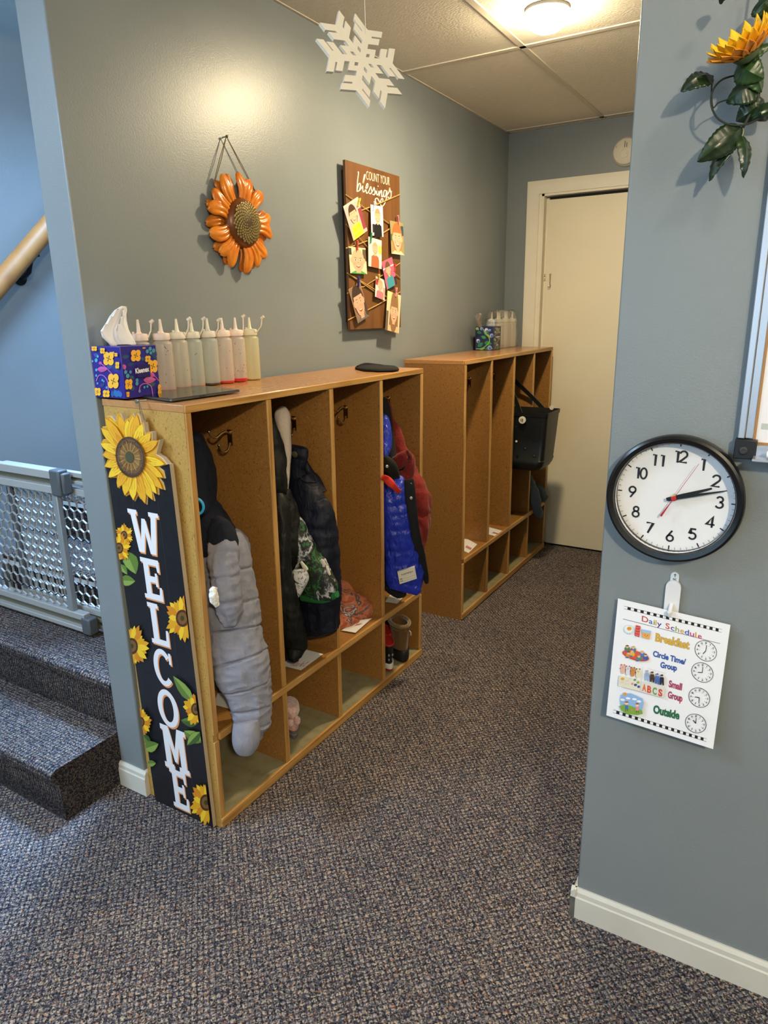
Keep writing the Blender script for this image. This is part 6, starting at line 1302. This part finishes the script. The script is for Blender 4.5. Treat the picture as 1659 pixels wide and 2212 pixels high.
cp = MB(); limb([(1150, 872, 8, .2, .03), (1158, 860, 14, .22, .05), (1166, 850, 13, .25, .05), (1173, 846, 8, .27, .03), (1180, 846, 2, .28, .01)], cp, fabric('black_cap_cloth', '#121212', .85, 400), amp=.01, fr=30, nr=40)
tag(cp.build('hat', None, angle=70), 'crumpled black hat on the hook in the last bay of the far cubby', 'hat')
jn = thing('jeans', 'faded grey-blue jeans hanging out of the last bay of the far cubby', 'jeans', (.3, 2.8, .3))
soft('waist', [(1144, 1022, 4, .2, .02), (1152, 1035, 8, .24, .03), (1160, 1052, 13, .28, .034), (1166, 1068, 14, .31, .034), (1172, 1078, 9, .33, .025), (1178, 1082, 3, .34, .01)], DENIM, jn, amp=.004, fold=.012, fr=28, nr=50, ns=28)
soft('leg', [(1148, 1040, 7, .3, .02), (1152, 1062, 11, .33, .026), (1156, 1082, 12, .355, .026), (1160, 1100, 10, .36, .024), (1166, 1112, 7, .36, .018), (1169, 1117, 3, .36, .008)], DENIM, jn, amp=.005, fr=28, nr=50, ns=28, seams=(1075, 1092))
soft('leg', [(1146, 1030, 4, .25, .02), (1147, 1055, 7, .28, .024), (1149, 1075, 6, .3, .02), (1151, 1085, 2, .3, .008)], DENIM, jn, amp=.004, fr=28, nr=30, ns=20)
# ================================================================= lights and camera exposure
def area(name, loc, rot, sx, sy, power, col):
    l = bpy.data.lights.new(name, 'AREA'); l.shape = 'RECTANGLE'; l.size = sx; l.size_y = sy; l.energy = power; l.color = col
    o = bpy.data.objects.new(name, l); C.objects.link(o); o.location = loc; o.rotation_euler = rot; return o
def point(name, loc, power, col, rad):
    l = bpy.data.lights.new(name, 'POINT'); l.energy = power; l.color = col; l.shadow_soft_size = rad
    o = bpy.data.objects.new(name, l); C.objects.link(o); o.location = loc; return o
area('window_daylight', ((WX0+WX1)/2, -3.44, (WZ0+WZ1)/2), (R(90), 0, 0), WX1-WX0-.1, WZ1-WZ0-.1, 36, (.46, .75, 1.))
sl = area('stairwell_fill', (-.32, .75, 3.05), (0, R(-24), 0), .5, .5, 170, (.36, .62, 1.)); sl.data.spread = R(130)  # blue fill added under the stairwell ceiling to brighten the stair wall
area('ceiling_panel_light', (-.62, -1.2, H-.01), (0, 0, 0), .58, .58, 58, (.5, .73, 1.))
cl_ = bpy.data.lights.new('corridor_lamp', 'AREA'); cl_.shape = 'DISK'; cl_.size = .12; cl_.energy = 26; cl_.color = (1., .8, .5)
co_ = bpy.data.objects.new('corridor_lamp', cl_); C.objects.link(co_); co_.location = (LX, LY, H-.0735)
point('room_lamp', (2.7, -2.1, H-.12), 182, (1., .85, .6), .06)
point('room_lamp_near', (1.95, -.38, H-.1), 8, (1., .87, .65), .05)
point('room_lamp_left', (-.2, -1.9, H-.12), 12, (1., .86, .62), .06)
w = bpy.data.worlds.new('world'); scene.world = w; w.use_nodes = True; w.node_tree.nodes['Background'].inputs[0].default_value = (.6, .75, 1, 1); w.node_tree.nodes['Background'].inputs[1].default_value = .25
vs = scene.view_settings; vs.view_transform = 'Standard'; vs.look = 'None'; vs.gamma = 1.; vs.exposure = 0.; vs.use_curve_mapping = False
scene.cycles.use_denoising = True; scene.cycles.max_bounces = 6; scene.cycles.transparent_max_bounces = 24; scene.cycles.caustics_reflective = False; scene.cycles.caustics_refractive = False; scene.cycles.sample_clamp_indirect = 4.
